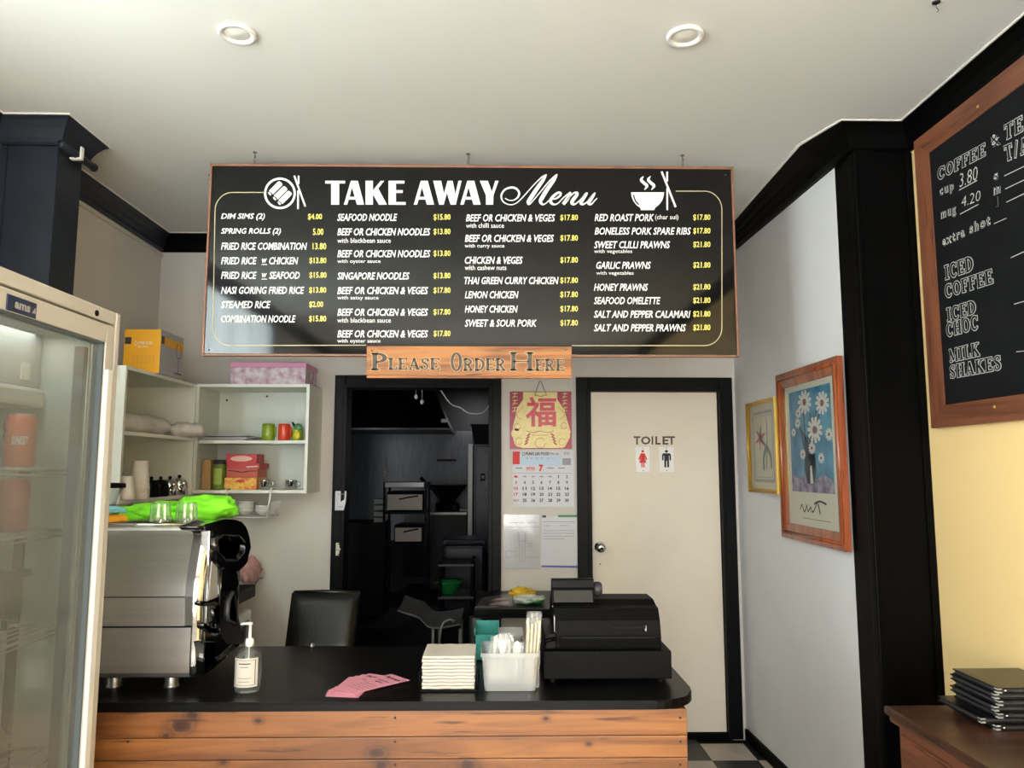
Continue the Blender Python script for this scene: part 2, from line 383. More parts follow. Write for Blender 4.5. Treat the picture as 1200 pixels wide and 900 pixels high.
def ribbon(mb, pts, w_, P, ext=0.0):
    """flat stroke through 2-D points; w_ is its width (number or list); P maps 2-D to the surface"""
    n = len(pts); L = []; Rr = []
    for i in range(n):
        a = Vector(pts[max(i - 1, 0)]).to_2d(); b = Vector(pts[min(i + 1, n - 1)]).to_2d(); t = (b - a)
        t = t.normalized() if t.length > 1e-9 else Vector((1, 0))
        p = Vector(pts[i]).to_2d()
        if i == 0: p = p - t * ext
        if i == n - 1: p = p + t * ext
        q = Vector((-t.y, t.x)); ww = (w_[i] if isinstance(w_, (list, tuple)) else w_) / 2 + ext
        L.append(P(*(p + q * ww))); Rr.append(P(*(p - q * ww)))
    mb.add(L + Rr, [(i, i + 1, n + i + 1, n + i) for i in range(n - 1)]); return mb
def spline(pts, k=6):
    out = []; n = len(pts)
    for i in range(n - 1):
        p0, p1, p2, p3 = pts[max(i - 1, 0)], pts[i], pts[i + 1], pts[min(i + 2, n - 1)]
        for q in range(k):
            t = q / k
            out.append(tuple(.5 * (2 * b + (c - a) * t + (2 * a - 5 * b + 4 * c - d) * t * t + (3 * b - a - 3 * c + d) * t ** 3) for a, b, c, d in zip(p0, p1, p2, p3)))
    out.append(tuple(pts[-1])); return out
def arc(cx, cy, rx, ry, a0, a1, n=14):
    return [(cx + rx * math.cos(R(a0 + (a1 - a0) * i / n)), cy + ry * math.sin(R(a0 + (a1 - a0) * i / n))) for i in range(n + 1)]
def poly(mb, pts, P): mb.add([P(*p) for p in pts], [list(range(len(pts)))]); return mb
TH, TN = .2, .09
def stem(x, w_=TH): return ([(x, .02), (x, .98)], w_)
def ser(a, b, y): return ([(a, .045 + .91 * y), (b, .045 + .91 * y)], TN)
GL = {
 'I': (.5, [stem(.25), ser(.04, .46, 0), ser(.04, .46, 1)]),
 'T': (.74, [stem(.37), ser(.2, .54, 0), ser(.02, .72, 1), ([(.05, .98), (.05, .76)], .07), ([(.69, .98), (.69, .76)], .07)]),
 'E': (.68, [stem(.17), ser(.02, .62, 0), ser(.02, .62, 1), ([(.17, .5), (.45, .5)], TN), ([(.62, .02), (.62, .28)], .08), ([(.6, .98), (.6, .76)], .08), ([(.44, .4), (.44, .6)], .07)]),
 'F': (.64, [stem(.17), ser(.02, .36, 0), ser(.02, .6, 1), ([(.17, .5), (.45, .5)], TN), ([(.6, .98), (.6, .74)], .08), ([(.44, .4), (.44, .6)], .07)]),
 'L': (.62, [stem(.17), ser(.02, .58, 0), ser(.02, .36, 1), ([(.57, .02), (.57, .3)], .08)]),
 'H': (.8, [stem(.17), stem(.63), ser(.02, .33, 0), ser(.02, .33, 1), ser(.47, .78, 0), ser(.47, .78, 1), ([(.17, .5), (.63, .5)], TN)]),
 'M': (.95, [stem(.14, .1), stem(.79), ([(.14, .95), (.46, .1)], .17), ([(.46, .1), (.79, .95)], .08), ser(.02, .28, 0), ser(.02, .2, 1), ser(.64, .93, 0), ser(.75, .93, 1)]),
 'K': (.8, [stem(.17), ([(.2, .42), (.62, .95)], .09), ([(.32, .56), (.68, .05)], .18), ser(.02, .33, 0), ser(.02, .33, 1), ser(.5, .78, 0), ser(.48, .76, 1)]),
 'A': (.82, [([(.14, .04), (.4, .97)], .1), ([(.4, .97), (.66, .04)], .18), ([(.22, .33), (.58, .33)], TN), ser(.02, .28, 0), ser(.5, .8, 0)]),
 'D': (.78, [stem(.17), ser(.02, .3, 0), ser(.02, .3, 1), (arc(.25, .5, .42, .45, -88, 88), [.08 + .12 * math.sin(math.pi * i / 14) for i in range(15)])]),
 'P': (.7, [stem(.17), ser(.02, .36, 0), ser(.02, .3, 1), (arc(.25, .72, .34, .235, -92, 92), [.08 + .12 * math.sin(math.pi * i / 14) for i in range(15)])]),
 'R': (.78, [stem(.17), ser(.02, .34, 0), ser(.02, .3, 1), (arc(.25, .73, .32, .225, -92, 92), [.08 + .1 * math.sin(math.pi * i / 14) for i in range(15)]), ([(.36, .5), (.62, .05)], .17), ser(.54, .76, 0)]),
 'O': (.78, [(arc(.39, .5, .29, .45, 90, 450, 28), [.1 + .1 * abs(math.sin(2 * math.pi * i / 28)) for i in range(29)])]),
 'C': (.74, [(arc(.4, .5, .3, .45, 40, 320, 22), [.09 + .11 * math.sin(math.pi * i / 22) for i in range(23)]), ([(.65, .66), (.65, .97)], .08)]),
 'S': (.6, [(spline([(.5, .72), (.44, .9), (.3, .955), (.13, .85), (.14, .66), (.3, .53), (.46, .36), (.46, .15), (.28, .045), (.12, .12), (.08, .3)], 3), [.09 + .1 * math.exp(-((i - 15) / 6) ** 2) for i in range(31)]), ([(.5, .68), (.5, .96)], .07), ([(.08, .04), (.08, .32)], .07)]),
 '/': (.45, [([(.05, 0), (.4, 1)], .12)]), ' ': (.4, []), 'h': (1.5, [stem(.24, .26), stem(1.24, .26), ser(.02, .48, 0), ser(.02, .48, 1), ser(1.0, 1.48, 0), ser(1.0, 1.48, 1), ([(.24, .5), (1.24, .5)], .07)]),
}
def slab(mb, txt, o, u, v, ext=0.0, gap=.04, lift=(0, 0, 0)):
    """serif caps drawn with strokes, fitted like lettering()"""
    W = sum(GL[c][0] for c in txt) + gap * (len(txt) - 1); x = 0; o, u, v = Vector(o) + Vector(lift), Vector(u), Vector(v)
    asp = u.length / v.length / W
    for c in txt:
        w_, st = GL[c]
        for pts, ww in st:
            if ext: ww = [q for q in ww] if isinstance(ww, list) else ww
            ribbon(mb, pts, ww, lambda a, b, x=x: o + u * ((x + a) / W) + v * b, ext)
        x += w_ + gap
    return mb

ORD = ['first', 'second', 'third', 'fourth', 'fifth', 'sixth', 'seventh', 'eighth', 'ninth', 'tenth']
# ================================================================== THE SHELL
ZC, YB, XL, XR, XY, YF = 3.01, 4.585, -2.10, 1.505, 1.745, -2.5     # ceiling, back wall, left, right rear, right front, shop front
PY0, PY1 = 3.03, 3.20                                             # the pilasters' depth
XP, XPR = -1.835, 1.495                                           # pilaster faces
YK, KX0, KX1, KZ = 11.3, -2.4, 1.4, 2.75                          # kitchen behind
OX0, OX1, OZ = -.935, -.053, 2.07                                 # kitchen opening
DX0, DX1, DZ = .545, 1.353, 2.05                                  # toilet door opening

fl = struct(MB().box(XL - .1, XY + .1, YF, YK, -.12, -.012), 'floor', 'kdark')
# vinyl tiles, one object each, where the floor can be seen beside the counter
tl = [MB().box(.001, .249, .001, .249, -.012, 0), MB().box(.001, .249, .001, .249, -.012, 0)]
proto = {}
for i in range(-2, 2):
    for j in range(0, 10):
        x, y = 1.155 - .25 + .25 * (i + 1), 4.245 - .25 * j
        if x > 1.42: continue
        k = (i + j) % 2
        # cell starting at x = 1.155, y = 4.245 is light
        k = (round((x - 1.155) / .25) + j) % 2
        if k not in proto:
            m = tl[k].build('tile', 'tile_dark' if k else 'tile_light', fl); proto[k] = m
        else:
            m = proto[k].copy(); COL.objects.link(m)
        m.location = (x, y, 0)
MB_ = MB()
for x0, x1, y0, y1 in ((XL, XY, YF, 1.99), (XL, .65, 1.99, 4.5), (.9, 1.15, 4.497, YB)): MB_.box(x0, x1, y0, y1, -.012, 0)
MB_.build('tile', 'checker', fl)

struct(MB().box(XL - .15, XY + .15, YF - .1, YB + .02, ZC, ZC + .1), 'ceiling', 'ceiling')
wb = MB()
wb.box(XL - .1, OX0, YB, YB + .12, -.13, ZC).box(OX0, OX1, YB, YB + .12, OZ, ZC).box(OX1, DX0, YB, YB + .12, -.13, ZC)
wb.box(DX0, DX1, YB, YB + .12, DZ, ZC).box(DX1, XR + .3, YB, YB + .12, -.13, ZC)
struct(wb, 'wall_back', 'wall')
struct(MB().box(XL - .1, XL, PY1, YB, -.13, ZC), 'wall_left', 'wall')
wl = MB()
WY0, WY1, WZ0, WZ1 = -.32, 1.62, .9, 2.94
wl.box(XL - .1, XL, YF, WY0, -.13, ZC).box(XL - .1, XL, WY1, PY1, -.13, ZC).box(XL - .1, XL, WY0, WY1, 0, WZ0).box(XL - .1, XL, WY0, WY1, WZ1, ZC)
struct(wl, 'wall_left_front', 'wall')
XRB = 1.452                                                       # the rear right wall is a little out of square
struct(MB().prism([(XR - .01, PY1, -.13), (XR + .3, PY1, -.13), (XR + .3, YB, -.13), (XRB, YB, -.13)], (0, 0, ZC + .13)), 'wall_right', 'wall_white')
struct(MB().box(XY, XY + .1, YF, PY1, -.13, ZC), 'wall_right_front', 'yellow')
wf = MB()
wf.box(XL - .1, -1.8, YF - .1, YF, -.13, ZC).box(1.3, XY + .1, YF - .1, YF, -.13, ZC).box(-1.8, 1.3, YF - .1, YF, 0, .35).box(-1.8, 1.3, YF - .1, YF, 2.75, ZC)
struct(wf, 'wall_front', 'wall')
# shop window and curtained side window
wn = MB()
for x in (-1.8, -.78, .25, 1.24): wn.box(x, x + .06, YF - .08, YF - .02, .35, 2.75)
wn.box(-1.8, 1.3, YF - .08, YF - .02, .35, .41).box(-1.8, 1.3, YF - .08, YF - .02, 2.69, 2.75)
win1 = struct(wn, 'window_1', 'greyframe')
MB().box(-1.8, 1.3, YF - .055, YF - .05, .4, 2.7).build('pane', 'cglass', win1)
wn = MB()
wn.box(XL - .06, XL + .01, WY0, WY0 + .05, WZ0, WZ1).box(XL - .06, XL + .01, WY1 - .05, WY1, WZ0, WZ1).box(XL - .06, XL + .01, WY0, WY1, WZ0, WZ0 + .05).box(XL - .06, XL + .01, WY0, WY1, WZ1 - .05, WZ1)
win2 = struct(wn, 'window_2', 'greyframe')
cur = MB(); cur.grid(lambda u, v: (XL - .035 + .022 * math.sin(u * 120 + 1.5 * math.sin(u * 23)) + .012 * math.sin(u * 47 + v * 2), WY0 + .05 + u * (WY1 - WY0 - .1), WZ0 + .05 + v * (WZ1 - WZ0 - .1)), 420, 6)
cur.build('curtain', 'curtain', win2)
# grey painted casing beside the left pilaster
struct(MB().box(XL, XL + .03, 2.84, PY0, 0, 2.93), 'trim_1', 'greyframe')
# pilasters
p = MB().box(XL, XP, PY0, PY1, 0, ZC)
p.box(XL + .02, XP - .001, PY0 - .006, PY0, 0, 2.9); p.box(XL + .02, XL + .06, PY0 - .012, PY0, 0, 2.9)
struct(p, 'pillar_left', 'navy')
p = MB().box(XPR, XY, PY0, PY1, 0, ZC)
p.box(XPR, XPR + .085, PY0 - .012, PY0, 0, 2.91).box(XY - .03, XY - .001, PY0 - .008, PY0, 0, 2.9)
p.box(XPR - .004, XPR + .02, PY0 - .016, PY0 + .03, 0, 2.9, .006)
struct(p, 'pillar_right', 'black')
# cornice: a mitred sweep round the room
path = [(XL, YF), (XL, PY0), (XP, PY0), (XP, PY1), (XL, PY1), (XL, YB), (XRB, YB), (XPR, PY1 + .02), (XPR, PY1), (XPR, PY0), (XY, PY0), (XY, YF)]
def offs(k):
    p = Vector(path[k]); res = []
    a = (p - Vector(path[k - 1])).normalized() if k > 0 else None
    b = (Vector(path[k + 1]) - p).normalized() if k < len(path) - 1 else None
    na = Vector((a.y, -a.x)) if a else None; nb = Vector((b.y, -b.x)) if b else None
    if na is None: return nb
    if nb is None: return na
    return na + nb
cornice = [(0, -.105), (.012, -.105), (.022, -.095), (.026, -.078), (.03, -.07), (.042, -.045), (.062, -.018), (.075, -.008), (.075, -.0045)]
bead = [(0, -.0045), (.082, -.0045), (.082, 0), (0, 0)]
tn = 2
for k in range(len(path) - 1):
    A, B, oa, ob = Vector(path[k]), Vector(path[k + 1]), offs(k), offs(k + 1)
    big = 1.0
    for prof, m_ in ((cornice, 'navy' if k <= 4 else 'black'), (bead, 'bead')):
        mb = MB(); n = len(prof)
        vs = [(A.x + oa.x * o * big, A.y + oa.y * o * big, ZC + z * big) for o, z in prof] + [(B.x + ob.x * o * big, B.y + ob.y * o * big, ZC + z * big) for o, z in prof]
        mb.add(vs, [(i, i + 1, n + i + 1, n + i) for i in range(n - 1)])
        if m_ == 'bead': ob2 = mb.build('bead', m_, tr)
        else: tr = struct(mb, 'trim_%d' % tn, m_); tn += 1
# picture rail bead below the left cornice (pale), and pipe stub by the pillar cap
struct(MB().box(XL, XL + .012, PY1, YB, ZC - .135, ZC - .12), 'trim_%d' % tn, 'wall'); tn += 1
# bullnose under the left cap with a pale clip
pc = thing('curtain_rail_end', 'short dark rail stub with pale metal clip at the navy pillar cap', 'rail', (XP + .03, PY0, 2.9))
MB().tube([(XP + .035, PY0 - .05, 2.895), (XP + .035, PY0 + .2, 2.895)], .016, 12).ball((XP + .035, PY0 + .2, 2.895), .019).build('rod', 'navy', pc)
MB().box(XP + .052, XP + .058, PY0 + .06, PY0 + .08, 2.885, 2.93).box(XP + .01, XP + .058, PY0 + .06, PY0 + .08, 2.876, 2.882).build('clip', 'bead', pc)

# door casings on the back wall
def casing(x0, x1, z, w_, name, d=.03, m_='jamb'):
    global tn
    mb = MB(); mb.box(x0 - w_, x0, YB - d, YB, 0, z + w_, .004).box(x1, x1 + w_, YB - d, YB, 0, z + w_, .004).box(x0, x1, YB - d, YB, z, z + w_, .004)
    mb.box(x0 - .012, x0 + .012, YB - d - .008, YB + .12, 0, z + .012, .003).box(x1 - .012, x1 + .012, YB - d - .008, YB + .12, 0, z + .012, .003).box(x0, x1, YB - d - .008, YB + .12, z - .012, z + .012, .003)
    o = struct(mb, 'trim_%d' % tn, m_); tn += 1; return o
casing(OX0, OX1, OZ, .065, 'k'); casing(DX0, DX1, DZ, .075, 't')
struct(MB().prism([(XR - .025, PY1, 0), (XR, PY1, 0), (XRB + .01, YB - .03, 0), (XRB - .015, YB - .03, 0)], (0, 0, .06)), 'baseboard_right', 'black')
struct(MB().box(DX0, DX1, YB - .02, YB + .1, -.01, .03), 'trim_%d' % tn, 'black'); tn += 1

# the toilet door
dr = MB().box(DX0 + .016, DX1 - .016, YB - .004, YB + .036, .035, DZ - .014, .002)
door = struct(dr, 'door_1', 'door')
k = U(703, 641, Y=YB)
kb = MB(); kb.lathe([(.033, 0), (.033, -.006), (.014, -.012), (.012, -.03), (.026, -.04), (.03, -.052), (.026, -.066), (.012, -.072), (0, -.072)], (k.x, YB - .004, k.z), 28, 'Y', caps=False)
kb.build('door_knob', 'chrome', door)
MB().lathe([(.008, 0), (.008, -.003), (0, -.003)], (k.x, YB - .076, k.z), 12, 'Y', caps=False).build('keyhole', 'blackplastic', door)
q = U(703, 661, Y=YB); MB().cyl((q.x, YB - .006, q.z), .004, .002, 10, 'Y').build('screw_hole', 'blackplastic', door)
Pd = lambda x, y: U(x, y, Y=YB - .008)
MB_ = MB()
# TOILET in separate plastic capitals
for ch, a, b in (('T', 742.6, 750.5), ('O', 751.2, 762.3), ('I', 763.6, 765.5), ('L', 768, 774.2), ('E', 776.4, 783.3), ('T', 783.2, 791)):
    tpx(MB_, ch, a, b, 511.3, 521, Pd, off=.03)
s = thing('toilet_lettering', 'brown capital letters reading TOILET on the cream door', 'sign', U(767, 521, Y=YB - .008))
MB_.build('lettering', mat('brown_letters', '4A3428', .5), s)
def person_icon(name, x0, x1, y0, y1, m_, woman, label):
    a = U(x0, y1, Y=YB - .01); b = U(x1, y0, Y=YB - .01)
    t = thing(name, label, 'sign', (a.x, YB - .01, a.z), group=None)
    MB().box(a.x, b.x, YB - .012, YB - .004, a.z, b.z, .001).build('plate', 'whiteplastic', t)
    W, H = b.x - a.x, b.z - a.z
    P = lambda u, v: Vector((a.x + u * W, YB - .0135, a.z + v * H))
    mb = MB(); poly(mb, [(.5 + .1 * math.cos(R(i * 20)), .82 + .055 * math.sin(R(i * 20))) for i in range(18)], P)
    if woman:
        poly(mb, [(.36, .74), (.64, .74), (.82, .50), (.74, .46), (.62, .60), (.76, .36), (.62, .36), (.62, .18), (.53, .18), (.53, .36), (.47, .36), (.47, .18), (.38, .18), (.38, .36), (.24, .36), (.38, .60), (.26, .46), (.18, .5)], P)
    else:
        poly(mb, [(.28, .74), (.72, .74), (.8, .68), (.8, .46), (.7, .46), (.7, .64), (.66, .64), (.66, .18), (.53, .18), (.53, .44), (.47, .44), (.47, .18), (.34, .18), (.34, .64), (.3, .64), (.3, .46), (.2, .46), (.2, .68)], P)
    mb.build('figure', m_, t, label='red woman pictogram' if woman else 'black man pictogram')
    sc_ = MB()
    for v in (.05, .95): sc_.lathe([(.003, 0), (.003, -.002), (0, -.002)], tuple(P(.5, v)), 8, 'Y', caps=False)
    sc_.build('screw', 'darkink', t)
person_icon('toilet_plate', 745.4, 761, 523.6, 553, 'redink', True, 'white plate with red woman symbol below the word TOILET')
person_icon('toilet_plate', 772.6, 789.4, 523.6, 553, 'darkink', False, 'white plate with black man symbol below the word TOILET')

# ceiling: downlights and the empty hook
for px, py, lab in ((278, 38, 'round white recessed downlight, the one nearer the navy pillar'), (803, 41, 'round white recessed downlight, the one nearer the black pillar')):
    c = U(px, py, Z=ZC); t = thing('downlight', lab, 'ceiling light', (c.x, c.y, ZC), group='recessed ceiling downlights')
    mb = MB(); mb.lathe([(.062, -.001), (.062, -.008), (.058, -.012), (.046, -.010), (.042, -.004), (.042, -.001)], (c.x, c.y, ZC), 36, caps=False); mb.build('trim_ring', 'whiteplastic', t)
    MB().lathe([(.043, -.0035), (.03, -.008), (0, -.0095)], (c.x, c.y, ZC), 28, caps=False).build('lens', mat('downlight_lens', 'D8D6CC', .5), t)
c = U(1097, 2, Z=ZC)
hk = MB().cyl((c.x, c.y, ZC - .004), .012, .004, 14); hk.tube([(c.x, c.y, ZC - .004), (c.x, c.y, ZC - .02), (c.x + .006, c.y, ZC - .028), (c.x, c.y, ZC - .034)], .002, 6)
solo(hk, 'ceiling_hook', 'dullsteel', 'small bare metal hook screwed into the ceiling above the chalkboard side', 'hook')

# ================================================================== MENU BOARD
YM = 3.31
a = U(236.5, 417, Y=YM); b = U(858.5, 196, Y=YM)
bz0, bz1, bx0, bx1 = a.z, b.z, a.x, b.x
mbd = thing('menu_board', 'long glossy black take away menu board hung from the ceiling on chains', 'menu board', ((bx0 + bx1) / 2, YM, bz0))
FW = .011
MB().box(bx0 + FW, bx1 - FW, YM, YM + .012, bz0 + FW, bz1 - FW).build('panel', 'board', mbd)
MB().box(bx0, bx1, YM - .006, YM + .025, bz1 - FW, bz1, .002).build('frame_rail', 'copper', mbd)
MB().box(bx0, bx1, YM - .006, YM + .025, bz0, bz0 + FW * .7, .002).build('frame_rail', 'copper', mbd)
MB().box(bx0, bx0 + FW * .8, YM - .006, YM + .025, bz0, bz1, .002).build('frame_stile', 'copper', mbd)
MB().box(bx1 - FW * .8, bx1, YM - .006, YM + .025, bz0, bz1, .002).build('frame_stile', 'copper', mbd)
MB().box(bx0 + .01, bx1 - .01, YM + .0125, YM + .022, bz0 + .01, bz1 - .01).build('backing', 'wall', mbd)
sc_ = MB()
for x, y in ((245, 205), (850, 205), (851, 410), (245, 410)):
    q = U(x, y, Y=YM); sc_.lathe([(.0035, 0), (.0035, -.002), (0, -.003)], tuple(q), 10, 'Y', caps=False)
sc_.build('screw', 'dullsteel', mbd)
for px in (298, 548.5, 800):
    q = U(px, 196, Y=YM + .01)
    mb = MB(); z = bz1 - .002; i = 0
    mb.tube([(q.x, q.y, z), (q.x, q.y, z + .012)], .0025, 6)
    while z < ZC - .022:
        d = (.004, 0) if i % 2 else (0, .004)
        mb.tube([(q.x + d[0] * math.cos(t_) , q.y + d[1] * math.cos(t_), z + .011 + .0095 * math.sin(t_)) for t_ in [j * math.pi / 4 for j in range(8)]], .0013, 5, closed=True)
        z += .0155; i += 1
    mb.tube([(q.x, q.y, ZC), (q.x, q.y, ZC - .014), (q.x + .006, q.y, ZC - .022), (q.x, q.y, ZC - .03)], .002, 6).cyl((q.x, q.y, ZC - .003), .01, .003, 12)
    mb.build('chain', 'dullsteel', mbd)
Pm = lambda x, y: U(x, y, Y=YM - .0012)
# heading TAKE AWAY, letter outlines
def zp(ox, sc, pts): return [(ox + x / sc, 205 + y / sc) for x, y in pts]
hd = MB(); S1 = 10.909
def add(ox, *polys):
    for p_ in polys: poly(hd, zp(ox, S1, p_), Pm)
def Aglyph(ox, dx):
    add(ox, [(250 + dx, 380), (293 + dx, 380), (322 + dx, 285), (354 + dx, 160), (340 + dx, 75)], [(340 + dx, 75), (354 + dx, 160), (388 + dx, 275), (418 + dx, 380), (510 + dx, 380), (428 + dx, 75)], [(325 + dx, 280), (388 + dx, 280), (400 + dx, 315), (312 + dx, 315)])
add(380, [(12, 75), (266, 75), (266, 110), (12, 110)], [(88, 105), (190, 105), (190, 380), (88, 380)])
Aglyph(380, 0)
add(380, [(528, 75), (622, 75), (622, 380), (528, 380)], [(625, 195), (722, 75), (766, 75), (690, 172), (622, 250)], [(622, 250), (690, 172), (800, 380), (700, 380)])
add(380, [(822, 75), (916, 75), (916, 380), (822, 380)], [(916, 75), (1025, 75), (1025, 110), (916, 110)], [(916, 195), (1003, 195), (1003, 230), (916, 230)], [(916, 347), (1040, 347), (1040, 382), (916, 382)])
Aglyph(480, -197)
add(480, [(302, 75), (402, 75), (440, 240), (475, 235), (435, 380), (378, 380)], [(440, 240), (486, 75), (550, 75), (585, 245), (590, 380), (525, 380), (478, 235)], [(585, 245), (625, 75), (665, 75), (590, 380)])
Aglyph(480, 398)
add(480, [(897, 75), (1000, 75), (1052, 215), (1072, 260), (1068, 380), (976, 380), (976, 262)], [(1052, 215), (1095, 75), (1138, 75), (1072, 260)])
hd.build('heading', 'white_ink', mbd)
# cursive "Menu": strokes traced with their widths (zoom frame 580,195 at 9.23)
cu = MB()
def curs(pts, k=6):
    sp = spline([(580 + x / 9.2308, 195 + y / 9.2308, ww / 9.2308) for x, y, ww in pts], k)
    ribbon(cu, [(p_[0], p_[1]) for p_ in sp], [max(p_[2], .6) for p_ in sp], Pm)
curs([(110, 345, 12), (150, 365, 10), (200, 365, 12), (245, 335, 18), (262, 290, 22), (235, 245, 22), (180, 228, 22), (110, 250, 18), (70, 310, 18), (85, 375, 14), (140, 410, 12), (200, 410, 10), (260, 375, 10), (340, 290, 10), (430, 190, 12), (510, 115, 14), (560, 88, 12)])
curs([(560, 88, 8), (520, 150, 34), (455, 240, 42), (395, 330, 44), (360, 385, 36), (370, 408, 20), (400, 385, 12), (480, 290, 12), (570, 180, 13), (640, 110, 14), (675, 85, 12)])
curs([(675, 85, 8), (640, 145, 34), (570, 240, 42), (515, 330, 44), (492, 380, 36), (515, 410, 22), (550, 400, 12), (600, 350, 12)])
curs([(600, 350, 10), (650, 352, 14), (700, 320, 22), (712, 290, 22), (680, 285, 22), (625, 330, 32), (600, 375, 34), (630, 410, 22), (680, 400, 12), (740, 340, 12), (800, 290, 12)])
curs([(800, 290, 14), (815, 285, 24), (800, 325, 36), (770, 370, 40), (738, 410, 34)])
curs([(752, 390, 10), (800, 340, 12), (850, 290, 16), (885, 285, 26), (885, 310, 34), (850, 355, 38), (832, 395, 34), (860, 410, 20), (910, 375, 12), (960, 320, 12), (995, 290, 12)])
curs([(1000, 282, 14), (985, 300, 32), (950, 355, 40), (930, 395, 34), (955, 410, 20), (1000, 380, 12), (1050, 320, 12), (1080, 285, 12)])
curs([(1085, 282, 14), (1060, 320, 34), (1025, 370, 40), (1012, 400, 30), (1040, 410, 18), (1075, 375, 12), (1105, 345, 10)])
cu.build('script_heading', 'white_ink', mbd)
# gold border line
gl = MB(); 
cL = [(309, 225.5), (275, 225.5)] + [(272 - 20 * math.sin(R(i * 10)), 247 - 21.5 * math.cos(R(i * 10))) for i in range(10)] + [(251, 300), (249.5, 384)] + [(269.5 - 20 * math.cos(R(i * 10)), 384 + 21 * math.sin(R(i * 10))) for i in range(10)] + [(429, 404.5)]
ribbon(gl, cL, 1.0, Pm); gl.build('border_line', 'gold_line', mbd); gl = MB()
cR = [(792, 224), (826, 224)] + [(826 + 20 * math.sin(R(i * 10)), 246 - 22 * math.cos(R(i * 10))) for i in range(10)] + [(846, 300), (846, 384)] + [(826 + 20 * math.cos(R(i * 10)), 384 + 21 * math.sin(R(i * 10))) for i in range(10)] + [(670, 405)]
ribbon(gl, cR, 1.0, Pm); gl.build('border_line', 'gold_line', mbd)
# pictograms: plate of rolls, bowl, chopsticks
ic = MB(); z4 = lambda x, y: (300 + x / 17.14, 200 + y / 17.14)
Pi = lambda x, y: Pm(*z4(x, y))
ribbon(ic, arc(480, 455, 297, 295, 0, 360, 40), 44, Pi)
for dx, dy in ((0, 0), (98, 98), (190, 192)):
    poly(ic, [(258 + dx, 405 + dy), (440 + dx, 222 + dy), (470 + dx, 212 + dy), (510 + dx, 240 + dy), (530 + dx, 275 + dy), (520 + dx, 300 + dy), (340 + dx, 480 + dy), (310 + dx, 440 + dy)], Pi)
    poly(ic, [(240 + dx, 435 + dy), (265 + dx, 428 + dy), (310 + dx, 475 + dy), (295 + dx, 500 + dy), (262 + dx, 480 + dy)], Pi)
ribbon(ic, [(768, 100), (990, 720)], 34, Pi); ribbon(ic, [(855, 102), (852, 270)], 34, Pi); ribbon(ic, [(846, 400), (842, 770)], 34, Pi)
z5 = lambda x, y: Pm(730 + x / 16.36, 195 + y / 16.36)
poly(ic, [(155, 495), (790, 495)] + [(472 + 315 * math.cos(R(a_)), 495 + 330 * math.sin(R(a_))) for a_ in range(8, 66, 6)] + [(600, 838), (342, 838)] + [(472 + 315 * math.cos(R(a_)), 495 + 330 * math.sin(R(a_))) for a_ in range(116, 178, 6)], z5)
for dx in (0, 135):
    sp = spline([(395 + dx, 190, 14), (350 + dx, 255, 52), (400 + dx, 315, 56), (460 + dx, 375, 56), (410 + dx, 450, 12)], 6)
    ribbon(ic, [p_[:2] for p_ in sp], [p_[2] for p_ in sp], z5)
ribbon(ic, [(742, 98), (1010, 780)], 38, z5); ribbon(ic, [(848, 100), (846, 290)], 36, z5); ribbon(ic, [(848, 420), (850, 838)], 34, z5)
ic.build('pictogram', 'white_ink', mbd)
Pm3 = lambda x, y: U(x, y, Y=YM - .0024)
ic = MB(); ribbon(ic, [(205, 545), (215, 600), (245, 670), (305, 735)], 24, lambda x, y: Pm3(730 + x / 16.36, 195 + y / 16.36)); ic.build('pictogram', 'board', mbd)
notes = MB()
def row(x0, x1, yc, t_, pr=None, p0=None, p1=None, note=None, n1=None, ny=None, yp=None, h=8.6):
    names = MB(); prices = MB()
    if ' w ' in t_:
        l, r_ = t_.split(' w '); xm = 320.5
        tpx(names, l, x0, 300.8, yc - h / 2, yc + h / 2, Pm, off=.018, shear=.24)
        tpx(names, 'w', 306.8, 312.8, yc - 2.6, yc + 2.6, Pm, off=.02, shear=.22); ribbon(names, [(306.4, yc + 4.4), (313, yc + 4.4)], .7, Pm)
        tpx(names, r_, 315.5, x1, yc - h / 2, yc + h / 2, Pm, off=.018, shear=.24)
    else: tpx(names, t_, x0, x1, yc - h / 2, yc + h / 2, Pm, off=.018, shear=.24)
    if pr: 
        y_ = yp if yp else yc; tpx(prices, pr, p0, p1, y_ - 3.9, y_ + 3.9, Pm, off=.02)
    names.build('dish_name', 'white_ink', mbd); prices.build('price', 'yellow_ink', mbd)
    if note: tpx(notes, note, x0, n1, ny - 2.8, ny + 2.8, Pm, off=.004)
C1 = [('DIM SIMS (2)', 310.5, 254.2, '$4.00', 360.7, 377.5), ('SPRING ROLLS (2)', 329.2, 271.6, '5.00', 366.8, 379), ('FRIED RICE COMBINATION', 359.9, 288.5, '13.80', 366.3, 382.3),
      ('FRIED RICE w CHICKEN', 349.5, 305.6, '$13.80', 362.5, 382.5), ('FRIED RICE w SEAFOOD', 351.3, 322.7, '$15.80', 362.5, 382.7), ('NASI GORING FRIED RICE', 356.7, 340.2, '$13.80', 362.3, 382.3),
      ('STEAMED RICE', 317.2, 357, '$2.00', 362.3, 378.8), ('COMBINATION NOODLE', 346.5, 373.8, '$15.80', 362, 382.3)]
for t_, x1, y_, pr, p0, p1 in C1: row(259, x1, y_, t_, pr, p0, p1)
